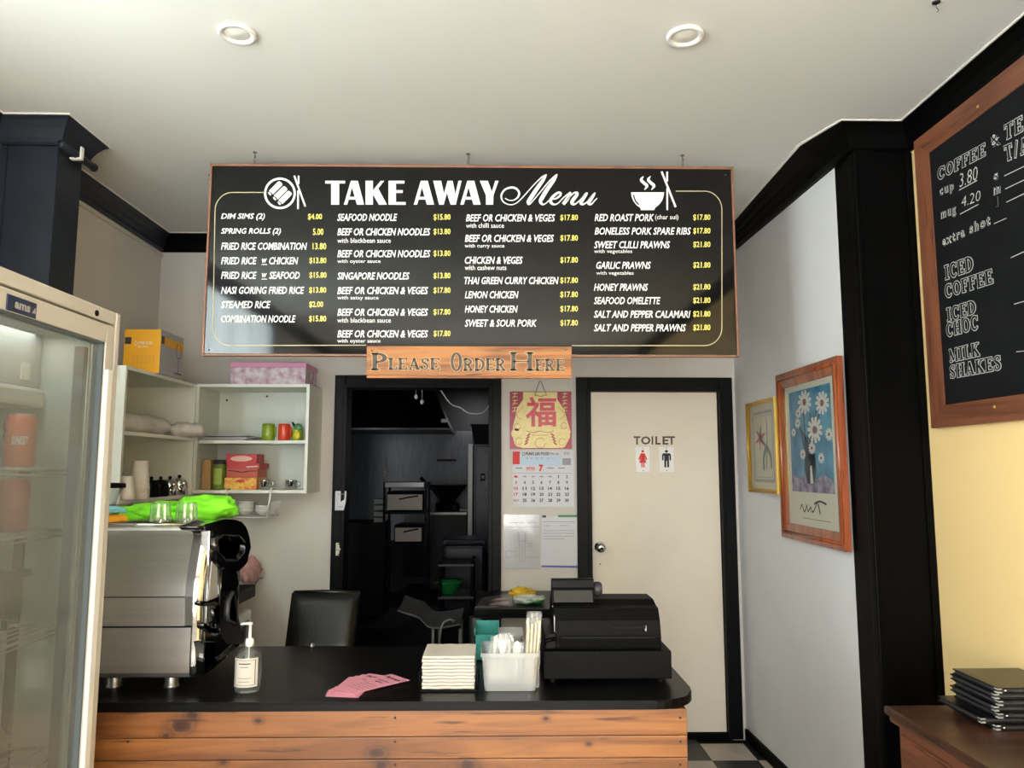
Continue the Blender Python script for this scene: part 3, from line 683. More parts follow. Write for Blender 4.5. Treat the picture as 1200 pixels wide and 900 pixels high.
C2 = [('SEAFOOD NOODLE', 465.5, 254.7, '$15.80', None, 0, 0), ('BEEF OR CHICKEN NOODLES', 504.4, 271.7, '$13.80', 'with blackbean sauce', 458, 281.8), ('BEEF OR CHICKEN NOODLES', 504.4, 297.3, '$13.80', 'with oyster sauce', 446, 306.6),
      ('SINGAPORE NOODLES', 479.9, 323.4, '$13.80', None, 0, 0), ('BEEF OR CHICKEN & VEGES', 501.7, 340.5, '$17.80', 'with satay sauce', 443.6, 349.4), ('BEEF OR CHICKEN & VEGES', 501.7, 365.9, '$17.80', 'with blackbean sauce', 458, 375.3),
      ('BEEF OR CHICKEN & VEGES', 501.7, 391.2, '$17.80', 'with oyster sauce', 446, 400)]
for t_, x1, y_, pr, nt, n1, ny in C2: row(395.3, x1, y_, t_, pr, 508, 527.9, nt, n1, ny)
C3 = [('BEEF OR CHICKEN & VEGES', 546, 650.6, 255.3, 'with chilli sauce', 590.6, 264.2), ('BEEF OR CHICKEN & VEGES', 544.7, 649.2, 279.3, 'with curry sauce', 591.1, 288.6), ('CHICKEN & VEGES', 544.7, 612.6, 305, 'with cashew nuts', 593.4, 313.6),
      ('THAI GREEN CURRY CHICKEN', 544.1, 654.7, 328.8, None, 0, 0), ('LEMON CHICKEN', 544.7, 607.7, 345.4, None, 0, 0), ('HONEY CHICKEN', 544.7, 606.8, 362.2, None, 0, 0), ('SWEET & SOUR PORK', 544.7, 629.1, 378.7, None, 0, 0)]
for t_, x0, x1, y_, nt, n1, ny in C3: row(x0, x1, y_, t_, '$17.80', 656.6, 677.3, nt, n1, ny)
C4 = [('RED ROAST PORK', 696.8, 766.6, 255, '$17.80', None, 0, 0), ('BONELESS PORK SPARE RIBS', 696.8, 809.8, 270.8, '$17.80', None, 0, 0), ('SWEET CLILLI PRAWNS', 696.2, 785.3, 286.8, '$21.80', 'with vegetables', 741, 295),
      ('GARLIC PRAWNS', 698.7, 762.8, 310.9, '$21.80', 'with vegetables', 742.6, 320.5), ('HONEY PRAWNS', 696, 759.5, 336.6, '$21.80', None, 0, 0), ('SEAFOOD OMELETTE', 696, 774, 352.3, '$21.80', None, 0, 0),
      ('SALT AND PEPPER CALAMARI', 696, 809.3, 368.2, '$21.80', None, 0, 0), ('SALT AND PEPPER PRAWNS', 696, 804, 384.1, '$21.80', None, 0, 0)]
for t_, x0, x1, y_, pr, nt, n1, ny in C4: row(x0, x1, y_, t_, pr, 812.3, 832.6, nt, n1, ny)
tpx(notes, '(char sui)', 767.7, 795, 251.5, 258.6, Pm, off=.004)
notes.build('dish_notes', 'white_ink', mbd)

# PLEASE ORDER HERE
YS = YM - .03
a = U(429, 443, Y=YS); b = U(670, 406, Y=YS)
sg = thing('order_here_sign', 'varnished timber plank sign reading Please Order Here under the menu board', 'sign', ((a.x + b.x) / 2, YS, a.z))
MB().box(a.x, b.x, YS, YS + .022, a.z + .012, b.z, .003).build('plank', 'sign_wood', sg)
MB().box(a.x + .002, b.x - .002, YS + .002, YS + .022, a.z, a.z + .0125, .002).build('bottom_strip', 'sign_wood', sg)
Ps = lambda x, y: U(x, y, Y=YS - .0005)
for lift, ext, m_, nm in ((0, .035, mat('pale_carved_edge', 'D9B88A', .6), 'lettering_edge'), (-.0012, 0, mat('weathered_letter_paint', '5E564E', .7, var=.35, vscale=60), 'lettering')):
    mb = MB()
    for tx, x0, x1, yt, yb in (('P', 434.5, 454, 413.5, 434), ('LEASE', 455, 515.5, 419.5, 433), ('O', 528, 541.5, 413, 435), ('RDER', 542.5, 593, 420, 434.5), ('h', 597, 626, 412.5, 434.5), ('ERE', 627, 662, 421, 434.5)):
        o = Ps(x0, yb); e_ = ext * (.7 if len(tx) == 1 else 1)
        slab(mb, tx, o, Ps(x1, yb) - o, Ps(x0, yt) - o, ext=e_, lift=(0, lift, 0), gap=.03)
    mb.build(nm, m_, sg)
sc_ = MB()
for x, y in ((436, 410.5), (662.5, 410.5)):
    q = U(x, y, Y=YS); sc_.lathe([(.005, 0), (.005, -.002), (0, -.004)], tuple(q), 12, 'Y', caps=False)
sc_.build('screw', 'chrome', sg)
from mathutils import noise
def rect(px0, px1, py0, py1, Y):
    a = U(px0, py1, Y=Y); b = U(px1, py0, Y=Y); return a.x, b.x, a.z, b.z
def fbox(mb, px0, px1, py0, py1, Y, d, bev=0, z0=None):
    x0, x1, z_, z1 = rect(px0, px1, py0, py1, Y); mb.box(x0, x1, Y, Y + d, z_ if z0 is None else z0, z1, bev); return mb
def lump(mb, c, r, amp=.25, fr=3.0, seed=0, seg=36, rings=22, flat=None):
    c = Vector(c); vs = []; fs = []
    for i in range(rings + 1):
        th = math.pi * i / rings
        for j in range(seg):
            a = 2 * math.pi * j / seg; d = Vector((math.sin(th) * math.cos(a), math.sin(th) * math.sin(a), math.cos(th)))
            k = 1 + amp * noise.noise(d * fr + Vector((seed, seed * 2, 0))) + amp * .4 * noise.noise(d * fr * 3 + Vector((seed, 0, 9)))
            p = c + Vector((d.x * r[0] * k, d.y * r[1] * k, d.z * r[2] * k))
            if flat is not None: p.z = max(p.z, flat)
            vs.append(p)
    for i in range(rings):
        for j in range(seg): fs.append((i * seg + j, (i + 1) * seg + j, (i + 1) * seg + (j + 1) % seg, i * seg + (j + 1) % seg))
    return mb.add(vs, fs, True)

# ================================================================== COUNTER
CT, CX0, CX1, CY0, CY1 = .9, -1.3, .59, 2.265, 2.96
zb = U(500, 833, Y=CY0).z
ct = thing('service_counter', 'timber boarded service counter with a black worktop', 'counter', ((CX0 + CX1) / 2, (CY0 + CY1) / 2, 0))
pts = [(CX0, CY0), (CX1 - .13, CY0)] + [(CX1 - .13 + .13 * math.sin(R(i * 10)), CY0 + .13 - .13 * math.cos(R(i * 10))) for i in range(1, 10)] + [(CX1, CY1), (CX0, CY1)]
t = MB(); bm = bmesh.new()
vb = [bm.verts.new((x, y, zb)) for x, y in pts]; vt = [bm.verts.new((x, y, CT)) for x, y in pts]; n = len(pts)
bm.faces.new(vb[::-1]); top = bm.faces.new(vt); 
for i in range(n): bm.faces.new((vb[i], vb[(i + 1) % n], vt[(i + 1) % n], vt[i]))
bmesh.ops.bevel(bm, geom=[e for e in bm.edges if all(v.co.z > zb + .001 for v in e.verts)], offset=.004, segments=2, affect='EDGES')
t.bm(bm); t.build('worktop', 'worktop', ct)
org = ORG[ct.name]; FYc = CY0 + .018; xr = U(805, 840, Y=FYc).x
kn = []
for px, py, r_ in ((212, 850, .02), (225, 838, .012), (441, 882, .016), (447, 897, .011), (548, 896, .015), (195, 862, .008), (303, 845, .008), (262, 893, .008), (640, 842, .006), (690, 872, .006)):
    q = U(px, py, Y=FYc); kn.append((q.x - org.x, q.z - org.z, r_))
M['pine_knots'] = wood('knotty_varnished_pine', '965F2E', '6B3F1D', '40200C', .42, 'X', 1, knots=kn, gloss=.2)
zs = [zb - .004, U(500, 863.8, Y=FYc).z, U(500, 890, Y=FYc).z]
st = zs[1] - zs[2]
while zs[-1] - st > .05: zs.append(zs[-1] - st)
zs.append(.0)
for i in range(len(zs) - 1):
    MB().box(CX0 + .02, xr, FYc, FYc + .02, zs[i + 1] + .0015, zs[i], .0025).build('plank', 'pine_knots', ct)
MB().box(xr - .02, xr - .001, FYc + .02, CY1 - .02, 0, zb - .004).build('end_panel', 'pine_knots', ct)
MB().box(CX0 + .03, xr - .02, FYc + .02, FYc + .06, 0, zb - .002).build('framing', 'kblack', ct)
sc_ = MB()
for px in (150, 463, 797):
    for k, py in enumerate((841, 869, 896)):
        if (k + px) % 2 == 0 and px == 150: continue
        q = U(px, py, Y=FYc); sc_.lathe([(.0035, 0), (.0035, -.0015), (0, -.0015)], tuple(q), 8, 'Y', caps=False)
sc_.build('nail', 'darkink', ct)

# ------------------------------------------------------------------ flyers
P0 = U(392, 820, Z=CT)
def flyer(k, cx, cy, ang, lab):
    t_ = thing('flyer', lab, 'flyer', (cx, cy, CT + .0006 + k * .0012), group='pink flyers on the counter')
    MB().box(cx - .05, cx + .05, cy - .105, cy + .105, CT + .0006 + k * .0012, CT + .0014 + k * .0012).build('sheet', 'pink', t_)
    z = CT + .0017 + k * .0012; mb = MB()
    lettering(mb, 'Farmers', (cx - .038, cy + .068, z), (.076, 0, 0), (0, .018, 0), off=.03, shear=.2)
    lettering(mb, 'TAKE AWAY', (cx - .03, cy + .035, z), (.06, 0, 0), (0, .009, 0), off=.02)
    lettering(mb, 'MENU', (cx - .018, cy + .018, z), (.036, 0, 0), (0, .009, 0), off=.02)
    for i in range(5): mb.add([(cx - .035, cy - .01 - i * .014, z), (cx + .035, cy - .01 - i * .014, z), (cx + .035, cy - .0115 - i * .014, z), (cx - .035, cy - .0115 - i * .014, z)], [(0, 1, 2, 3)])
    mb.build('print', 'darkink', t_); t_.rotation_euler = (0, 0, ang); return t_
ctr = U(432, 804, Z=CT)
for k, (dx, dy, a_, lab) in enumerate(((-.045, -.010, -8, 'pink take away flyer at the bottom of the fanned pile'), (-.038, -.004, -14, 'pink take away flyer second from the bottom of the fanned pile'), (-.030, .004, -20, 'pink take away flyer in the middle of the fanned pile'),
                               (-.022, .010, -26, 'pink take away flyer just under the topmost one of the pile'), (.012, .006, -47, 'topmost pink flyer of the pile, its black heading fully showing'))):
    flyer(k, ctr.x + dx, ctr.y + dy, R(a_), lab)

# ------------------------------------------------------------------ napkins in a wire holder
a = U(492, 811, Z=CT); b = U(558, 811, Z=CT); ny = a.y; nx0, nx1 = a.x + .004, b.x - .002
nh = thing('napkin_holder', 'black wire tray under the stack of white napkins', 'napkin holder', ((nx0 + nx1) / 2, ny + .08, CT))
mb = MB().box(nx0 - .004, nx1 + .004, ny - .004, ny + .165, CT + .001, CT + .005, .0015)
mb.build('tray', 'kblack', nh)
for x in (nx0 - .006, nx1 + .006):
    MB().tube([(x, ny + .0, CT + .003), (x, ny - .003, CT + .05), (x, ny + .003, CT + .056), (x, ny + .09, CT + .056), (x, ny + .095, CT + .05), (x, ny + .095, CT + .003)], .0022, 6).build('side_wire', 'kblack', nh)
nn = 10; hN = .0098; zt = CT + .006
pr_ = None
for k in range(nn):
    z = zt + k * hN; j = random.uniform(-.0025, .0025); cx, cy = (nx0 + nx1) / 2 + j, ny + .083
    def nap(sd):
        mb = MB(); W = (nx1 - nx0) / 2 - .003; D = .079
        prof = [(-D, .0009), (-D - .003, .005), (-D, .0091), (D, .0096), (D, .0004)]
        def f(u, v):
            x = -W + 2 * W * u; s_ = v * 3
            i = min(int(s_), 2); fr = s_ - i
            return (x, 0, 0)
        # body plus folded lip, slightly wavy
        n_ = 10; vs = []
        for i in range(n_ + 1):
            x = -W + 2 * W * i / n_; wv = .0006 * math.sin(i * 1.7 + sd)
            vs += [(x, y_, zz + wv) for y_, zz in prof]
        fs = [(i * 5 + q, (i + 1) * 5 + q, (i + 1) * 5 + (q + 1) % 5, i * 5 + (q + 1) % 5) for i in range(n_) for q in range(5)] + [(4, 3, 2, 1, 0), tuple(n_ * 5 + q for q in range(5))]
        mb.add(vs, fs)
        mb.box(-W + .001, W - .001, -D - .0012, -D + .03, .0034, .0042)
        return mb
    if k in (0, 1, nn - 1):
        o = nap(k * 2.1).build('napkin', 'paper'); o['category'] = 'napkin'
        if k == 1: pr_ = o
    else:
        o = pr_.copy(); COL.objects.link(o)
    o.location = (cx, cy, z); o['group'] = 'napkins stacked on the counter'
    o['label'] = 'topmost folded white napkin of the counter stack' if k == nn - 1 else ('lowest folded white napkin, directly on the black wire tray' if k == 0 else 'folded white napkin, %s from the top of the counter stack' % ORD[nn - 1 - k])

# ------------------------------------------------------------------ tub of cutlery and chopsticks
a = U(566, 811, Z=CT); b = U(630, 811, Z=CT); ty = a.y; tx0, tx1 = a.x, b.x; tz = U(600, 765, Y=ty).z; td = .15
tub = thing('cutlery_tub', 'translucent plastic tub of white cutlery and chopsticks on the counter', 'tub', ((tx0 + tx1) / 2, ty + td / 2, CT))
def ring(x0, x1, y0, y1, z, r=.015, n=5):
    out = []
    for cx, cy, a0 in ((x1 - r, y1 - r, 0), (x0 + r, y1 - r, 90), (x0 + r, y0 + r, 180), (x1 - r, y0 + r, 270)):
        out += [(cx + r * math.cos(R(a0 + 90 * i / n)), cy + r * math.sin(R(a0 + 90 * i / n)), z) for i in range(n + 1)]
    return out
def loft(mb, rings, smooth=True, cap0=False, cap1=False):
    n = len(rings[0]); vs = [p for r_ in rings for p in r_]
    fs = [(i * n + j, i * n + (j + 1) % n, (i + 1) * n + (j + 1) % n, (i + 1) * n + j) for i in range(len(rings) - 1) for j in range(n)]
    if cap0: fs.append(tuple(range(n))[::-1])
    if cap1: fs.append(tuple((len(rings) - 1) * n + j for j in range(n)))
    return mb.add(vs, fs, smooth)
e = .008
mb = MB(); loft(mb, [ring(tx0 + .004, tx1 - .004, ty + .004, ty + td - .004, CT + .001), ring(tx0 - e * .5, tx1 + e * .5, ty - e * .5, ty + td + e * .5, tz - .012), ring(tx0 - e, tx1 + e, ty - e, ty + td + e, tz - .012), ring(tx0 - e, tx1 + e, ty - e, ty + td + e, tz), ring(tx0 - e + .004, tx1 + e - .004, ty - e + .004, ty + td + e - .004, tz)], False, cap0=True)
mb.build('shell', 'tubplastic', tub)
def cutlery(name, x, y, lean, top, kind, lab, rz=0):
    t_ = thing(name, lab, 'cutlery', (x, y, CT + .012), group='wrapped white cutlery in the tub')
    mb = MB(); z0 = CT + .012; L = .155 * top
    P = lambda u, v: Vector((x + u, y, z0 + v))
    mb2 = [(-.004, 0), (.004, 0), (.005, L * .55), (.011, L * .7), (.012, L * .85), (.009, L * (.86 if kind == 'fork' else .95)), (.0, L * (.86 if kind == 'fork' else 1.0)), (-.009, L * (.86 if kind == 'fork' else .95)), (-.012, L * .85), (-.011, L * .7), (-.005, L * .55)]
    if kind == 'knife': mb2 = [(-.005, 0), (.005, 0), (.006, L * .5), (.009, L * .6), (.009, L * .92), (.002, L), (-.007, L * .96), (-.007, L * .55)]
    mb.prism([P(*q) for q in mb2], (0, .002, 0))
    if kind == 'fork':
        for i in range(4): mb.prism([P(-.0105 + i * .0058, L * .85), P(-.0070 + i * .0058, L * .85), P(-.0078 + i * .0058, L), P(-.0095 + i * .0058, L)], (0, .002, 0))
    mb.build('utensil', 'whiteplastic', t_)
    f = MB(); f.grid(lambda u, v: (x - .019 + .038 * u + .002 * math.sin(v * 9), y - .003 + .003 * math.sin(u * 8 + v * 12), z0 + L * .97 * v), 6, 12, thick=(0, .0085, 0)); f.build('film_sleeve', 'film', t_)
    t_.rotation_euler = (0, lean, rz)
cutlery('plastic_knife', tx0 + .03, ty + .05, R(4), .93, 'knife', 'white plastic knife leftmost in the cutlery tub', R(10))
cutlery('plastic_fork', tx0 + .055, ty + .04, R(2), .98, 'fork', 'white plastic fork standing left of the other fork in the tub')
cutlery('plastic_fork', tx0 + .080, ty + .055, R(-3), .96, 'fork', 'white plastic fork standing right of the other fork in the tub', R(-8))
cutlery('plastic_spoon', tx0 + .098, ty + .045, R(3), .82, 'spoon', 'short white plastic spoon beside the chopsticks in the tub')
lum = MB(); lump(lum, (tx0 + .055, ty + .075, CT + .042), (.045, .05, .038), .3, 2.5, 3, flat=CT + .004)
solo(lum, 'cutlery_sachet', 'bag', 'crumpled white wrapped cutlery sachet lying at the tub bottom', 'sachet')
for i in range(8):
    x = tx1 - .034 + (i % 4) * .009; y = ty + .028 + (i // 4) * .014; top = U(624, 724 + (i * 7) % 9, Y=y).z; ln = (-.004 + .003 * (i % 4))
    mb = MB(); mb.quadbox((x - .0028, y, CT + .01), (x + .0028, y, CT + .01), (x + .003 + ln + .012, y, top), (x - .003 + ln + .012, y, top), (0, .005, 0))
    o = solo(mb, 'chopstick', 'bamboo', 'pale bamboo chopstick, %s from the left in the %s row of the bundle' % (ORD[i % 4], 'front' if i < 4 else 'back'), 'chopstick', 'bamboo chopsticks in the tub')
sl = MB(); zt = U(624, 722, Y=ty + .03).z
sl.grid(lambda u, v: (tx1 - .041 + .046 * u + .010 * v + .001 * math.sin(v * 20), ty + .02 + .002 * math.sin(u * 9 + v * 15), CT + .006 + (zt - CT + .004) * v), 8, 14, thick=(0, .036, 0))
solo(sl, 'chopstick_sleeve', 'film', 'clear film sleeve wrapped round the chopstick bundle', 'wrapper')

# things at the back of the counter behind the tub
b_ = MB(); x0, x1, _, z1 = rect(556, 585, 735, 770, 2.74)
b_.box(x0, x1, 2.72, 2.725, CT + .001, z1 - .022).box(x0, x1, 2.86, 2.865, CT + .001, z1).box(x0, x0 + .004, 2.72, 2.865, CT + .001, z1 - .004).box(x1 - .004, x1, 2.72, 2.865, CT + .001, z1 - .004).box(x0, x1, 2.72, 2.865, CT + .001, CT + .005)
solo(b_, 'teal_box', 'teal', 'open teal plastic box behind the cutlery tub', 'box')
x0, x1, _, z1 = rect(585, 612, 737, 770, 2.66)
n_ = 5
for i in range(n_):
    h = (z1 - CT - .012) / n_; mb = MB(); z = CT + .001 + i * h
    loft(mb, [ring(x0 + .006, x1 - .006, 2.62, 2.74, z + .0005), ring(x0 + .001, x1 - .001, 2.61, 2.75, z + h * .75), ring(x0 - .003, x1 + .003, 2.607, 2.753, z + h * .75), ring(x0 - .003, x1 + .003, 2.607, 2.753, z + h * .92)], False, cap0=True, cap1=True)
    solo(mb, 'takeaway_container', 'tubplastic', 'clear takeaway container behind the cutlery tub, %s from the top of its stack' % ORD[n_ - 1 - i], 'container', 'clear containers behind the tub')

# ------------------------------------------------------------------ cash register
RY = 2.44
x0, x1, z0, z1 = rect(637, 787, 763, 801, RY); z0 = CT + .012
rg = thing('cash_register', 'black cash register with slotted rounded cover and cash drawer', 'cash register', ((x0 + x1) / 2, RY + .17, CT))
MB().box(x0, x1, RY, RY + .36, z0, z1, .004).build('cash_drawer', 'regblack', rg)
ft = MB()
for x in (x0 + .03, x1 - .03):
    for y in (RY + .03, RY + .33): ft.cyl((x, y, CT), .014, .014, 12)
ft.build('rubber_feet', 'kblack', rg)
bx0, bx1, _, bz1 = rect(650, 772, 712, 762, RY + .06)
def pf(z_): return None
prof = [(RY + .035, z1), (RY + .03, z1 + .035), (RY + .034, z1 + .045), (RY + .045, z1 + .085), (RY + .07, z1 + .12), (RY + .105, bz1), (RY + .15, bz1 + .012), (RY + .26, bz1 + .012), (RY + .3, bz1 - .02), (RY + .3, z1)]
MB().prism([(bx0, y, z) for y, z in prof], (bx1 - bx0, 0, 0)).build('housing', 'regblack', rg)
MB().box(bx0 + .02, bx1 - .02, RY + .024, RY + .036, z1 + .034, z1 + .04).build('seam', 'kblack', rg)
sx0, sx1, sz0, sz1 = rect(717, 756, 732.5, 736, RY + .045)
MB().box(sx0, sx1, RY + .034, RY + .06, sz0, sz1).build('receipt_slot', 'kblack', rg)
MB().box(sx1 - .002, sx1 + .002, RY + .035, RY + .06, sz0 - .008, sz1).build('paper_tear', 'paper', rg)
mb = MB().box(x0 + .004, bx0 + .004, RY + .02, RY + .26, z1, z1 + .05, .006)
mb.tube([(x0 + .006, RY + .03, z1 + .012), (x0 + .008, RY + .01, z1 + .03), (bx0, RY + .02, z1 + .035)], .006, 8)
mb.build('card_reader', 'blackplastic', rg)
# steel strip standing in for a catch light on the left end of the housing
MB().box(bx0 - .003, bx0 + .001, RY + .045, RY + .075, z1 + .05, z1 + .10, .001).build('end_glint', 'dullsteel', rg)
dY = RY + .14
dx0, dx1, dz0, dz1 = rect(647, 696, 679, 710, dY)
MB().tube([((dx0 + dx1) / 2 + .005, dY + .02, bz1 - .005), ((dx0 + dx1) / 2 + .005, dY + .02, dz0 + .02)], .012, 14).build('pole', 'blackplastic', rg)
pr = [(dY - .012, dz0 + .002), (dY - .014, dz0 + .006), (dY + .004, dz0 + .052), (dY + .002, dz0 + .06), (dY + .006, dz1 - .003), (dY + .012, dz1), (dY + .05, dz1 - .002), (dY + .055, dz0 + .03), (dY + .03, dz0)]
dsp = MB().prism([(dx0, y, z) for y, z in pr], (dx1 - dx0, 0, 0)).build('customer_display', 'blackplastic', rg)
MB().quadbox((dx0 + .006, dY - .0135, dz0 + .010), (dx1 - .006, dY - .0135, dz0 + .010), (dx1 - .006, dY + .0035, dz0 + .050), (dx0 + .006, dY + .0035, dz0 + .050), (0, -.001, 0)).build('display_window', 'glossblack', dsp)
MB().box(dx0 - .001, dx1 + .001, dY - .016, dY - .012, dz0 - .001, dz0 + .003).build('edge_strip', 'dullsteel', dsp)
q = U(699, 690, Y=dY + .04)
MB().lathe([(.0, 0), (.018, 0), (.024, .006), (.024, .022), (.018, .03), (0, .03)], (q.x - .012, q.y, q.z), 8, 'X', caps=False).build('side_knob', 'dark_grey', rg)

# ------------------------------------------------------------------ hand sanitiser
q0 = U(290.5, 812, Z=CT); q0.y += .025; x, y = U(290.5, 800, Y=q0.y).x, q0.y; z1 = U(291, 768, Y=y).z; zn = U(291, 757, Y=y).z; zt = U(291, 729, Y=y).z
rr = (U(306, 790, Y=y).x - U(275.5, 790, Y=y).x) / 2
sb = thing('sanitiser_bottle', 'clear pump bottle of hand sanitiser with a white label', 'bottle', (x, y, CT))
MB().lathe([(rr * .9, CT + .001), (rr, CT + .006), (rr, z1 - .005), (rr * .93, z1 + .008), (rr * .6, zn - .006), (rr * .38, zn), (rr * .38, zn + .006)], (x, y, 0), 28).build('bottle', 'cglass', sb)
pm = MB().lathe([(.0125, zn), (.0125, zn + .018), (.0105, zn + .022), (.0045, zn + .024), (.0045, zt - .008), (.007, zt - .008), (.007, zt - .001), (.004, zt)], (x + .001, y, 0), 20)
pm.tube([(x, y, zt - .004), (x - .022, y - .004, zt - .004), (x - .026, y - .005, zt - .007)], [.0045, .0035, .003], 8)
pm.build('pump', 'whiteplastic', sb)
MB().tube([(x, y, CT + .01), (x, y, zn)], .002, 6).build('dip_tube', 'whiteplastic', sb)
def lab_(r, a0, a1, za, zb_, n=12):
    return [(x + r * math.sin(R(a0 + (a1 - a0) * i / n)), y - r * math.cos(R(a0 + (a1 - a0) * i / n))) for i in range(n + 1)]
za, zb_ = U(291, 806, Y=y - rr).z, U(291, 772, Y=y - rr).z
lb = MB(); c_ = lab_(rr + .0006, -60, 60, 0, 0); lb.add([(a, b, za) for a, b in c_] + [(a, b, zb_) for a, b in c_], [(i, i + 1, 14 + i, 13 + i) for i in range(12)])
L_ = lb.build('label', 'paper', sb)
pr = MB(); c_ = lab_(rr + .0012, -48, 48, 0, 0)
def strip(c_, za, zb_): pr.add([(a, b, za) for a, b in c_] + [(a, b, zb_) for a, b in c_], [(i, i + 1, len(c_) + 1 + i, len(c_) + i) for i in range(len(c_) - 1)])
strip(c_, za + .006, za + .007); strip(c_, zb_ - .006, zb_ - .005); strip(c_[:1] + [lab_(rr + .0012, -45, 45, 0, 0)[0]], za + .006, zb_ - .005); strip([lab_(rr + .0012, -45, 45, 0, 0)[-1]] + c_[-1:], za + .006, zb_ - .005)
strip(lab_(rr + .0012, -26, 26, 0, 0), zb_ - .017, zb_ - .014); strip(lab_(rr + .0012, -18, 18, 0, 0), zb_ - .026, zb_ - .0245); strip(lab_(rr + .0012, -30, 30, 0, 0), za + .026, za + .0272); strip(lab_(rr + .0012, -24, 24, 0, 0), za + .016, za + .0172)
pr.build('print', 'darkink', L_)

# ================================================================== ESPRESSO MACHINE
EX1 = -.905; EX0 = -1.62; EY0, EY1 = 2.37, 2.83
zT = U(180, 616, Y=EY0 + .06).z; zA = U(180, 700, Y=EY0).z; zB = U(180, 735, Y=EY0).z; zC = U(180, 797, Y=EY0).z
em = thing('espresso_machine', 'large stainless espresso machine at the left end of the counter', 'coffee machine', ((EX0 + EX1) / 2, (EY0 + EY1) / 2, CT))
up = [(EY0 + .0, zA + .002), (EY0 + .006, zA + .05), (EY0 + .035, zT - .06), (EY0 + .052, zT - .02), (EY0 + .064, zT - .005), (EY0 + .08, zT), (EY1 - .12, zT), (EY1 - .12, zA + .002)]
def ext(prof, x0, x1, name, m_, parent, smooth=True):
    k = len(prof); mb = MB(); sp = prof
    mb.prism([(x0, y, z) for y, z in sp], (x1 - x0, 0, 0)); return mb.build(name, m_, parent)
sm = spline(up[:6], 4) + up[6:]
ext(sm, EX0, EX1 - .055, 'back_cover', 'steel', em)
ext([(EY0 + .006, zB + .002), (EY0 + .004, zA - .002), (EY1 - .12, zA - .002), (EY1 - .12, zB + .002)], EX0, EX1 - .055, 'middle_band', 'steel', em)
low = spline([(EY0 + .03, zC), (EY0 + .012, zC + .006), (EY0 + .002, zC + .02), (EY0, zB - .002)], 4) + [(EY1 - .05, zB - .002), (EY1 - .05, zC)]
ext(low, EX0, EX1 - .032, 'base_cover', 'steel', em)
ext(sm + [(EY1 - .12, zB + .002), (EY0 + .012, zB + .002)], EX1 - .055, EX1 - .03, 'corner_seam', 'dullsteel', em)
# polished corner column
cc = MB(); 
pz = [(zC + .006, EY0 + .012), (zC + .02, EY0 + .004), ((zB + zC) / 2, EY0 + .002), (zB, EY0 + .002)] + [(z, y - .002) for y, z in spline(up[:5], 4)]
cc.grid(lambda u, v: ((EX1 - .03 + .03 * math.sin(u * math.pi / 2)), (lambda y0: y0 + .028 * (1 - math.cos(u * math.pi / 2)))(pz[min(int(v * (len(pz) - 1)), len(pz) - 1)][1]), pz[min(int(round(v * (len(pz) - 1))), len(pz) - 1)][0]), 8, len(pz) - 1)
cc.build('corner_column', 'chrome', em)
MB().box(EX1 - .03, EX1, EY0 + .034, EY1 - .13, zB, zT - .012, .004).build('side_panel', 'steel', em)
MB().quadbox((EX1 + .002, EY0 + .04, zA - .02), (EX1 + .002, EY0 + .2, zA - .02), (EX1 + .002, EY0 + .2, zT - .035), (EX1 + .002, EY0 + .07, zT - .035), (-.003, 0, 0)).build('pale_inset', 'lightgrey', em)
# black end moulding: silhouette of the side, traced in the plane of the machine's end
XE = EX1 + .012
def side(pts, name, m_, x=XE, th=.05, bev=.012):
    if len(pts) > 9: pts = spline([pts[-1]] + list(pts) + [pts[0]], 3)[3:-4]
    bm = bmesh.new(); w_ = [U(230 + a / 4.5, 600 + b / 4.5, X=x) for a, b in pts]
    v0 = [bm.verts.new(p) for p in w_]; v1 = [bm.verts.new(p - Vector((th, 0, 0))) for p in w_]; n = len(w_)
    bm.faces.new(v0); bm.faces.new(v1[::-1])
    for i in range(n): bm.faces.new((v0[i], v0[(i + 1) % n], v1[(i + 1) % n], v1[i]))
    bmesh.ops.bevel(bm, geom=[e for e in bm.edges if all(abs(v.co.x - x) < 1e-5 for v in e.verts)], offset=bev, segments=4, profile=.5, affect='EDGES')
    mb = MB(); mb.bm(bm, True); mb.sm = [len(f) < 9 for f in mb.f]; return mb.build(name, m_, em)
side([(30, 78), (60, 66), (115, 46), (175, 38), (228, 48), (262, 78), (280, 130), (288, 190), (286, 232), (262, 275), (232, 305), (215, 318), (150, 318), (122, 285), (100, 262), (90, 225), (94, 180), (108, 150), (100, 125), (98, 104), (60, 98), (38, 92)], 'end_moulding', 'glossblack', th=.07, bev=.018)
side([(105, 140), (150, 120), (235, 118), (262, 150), (262, 215), (225, 262), (160, 262), (118, 225)], 'moulding_boss', 'glossblack', x=XE + .012, th=.02, bev=.009)
side([(128, 290), (218, 300), (224, 380), (214, 450), (224, 560), (250, 680), (232, 695), (130, 682), (132, 560), (126, 430)], 'end_post', 'glossblack', th=.06)
side([(44, 680), (135, 684), (240, 690), (225, 705), (130, 790), (80, 835), (40, 862)], 'drip_tray_end', 'glossblack', x=XE - .002, th=.04, bev=.004)
side([(22, 470), (60, 470), (100, 455), (130, 440), (130, 490), (60, 498), (25, 490)], 'group_guard', 'glossblack', x=XE - .004, th=.02, bev=.003)
side([(40, 580), (90, 620), (128, 625), (128, 640), (70, 640), (40, 610)], 'group_handle', 'glossblack', x=XE - .004, th=.02, bev=.002)
side([(88, 510), (120, 500), (122, 590), (108, 580)], 'group_handle', 'glossblack', x=XE - .004, th=.02, bev=.002)
side([(172, 540), (178, 470), (200, 415), (214, 450), (222, 560), (222, 600), (175, 575)], 'steam_lever', 'dark_grey', x=XE + .01, th=.02, bev=.006)
MB().box(EX0, EX1 - .02, EY1 - .12, EY1, zC + .01, zC + .05, .006).build('drip_tray', 'kblack', em)
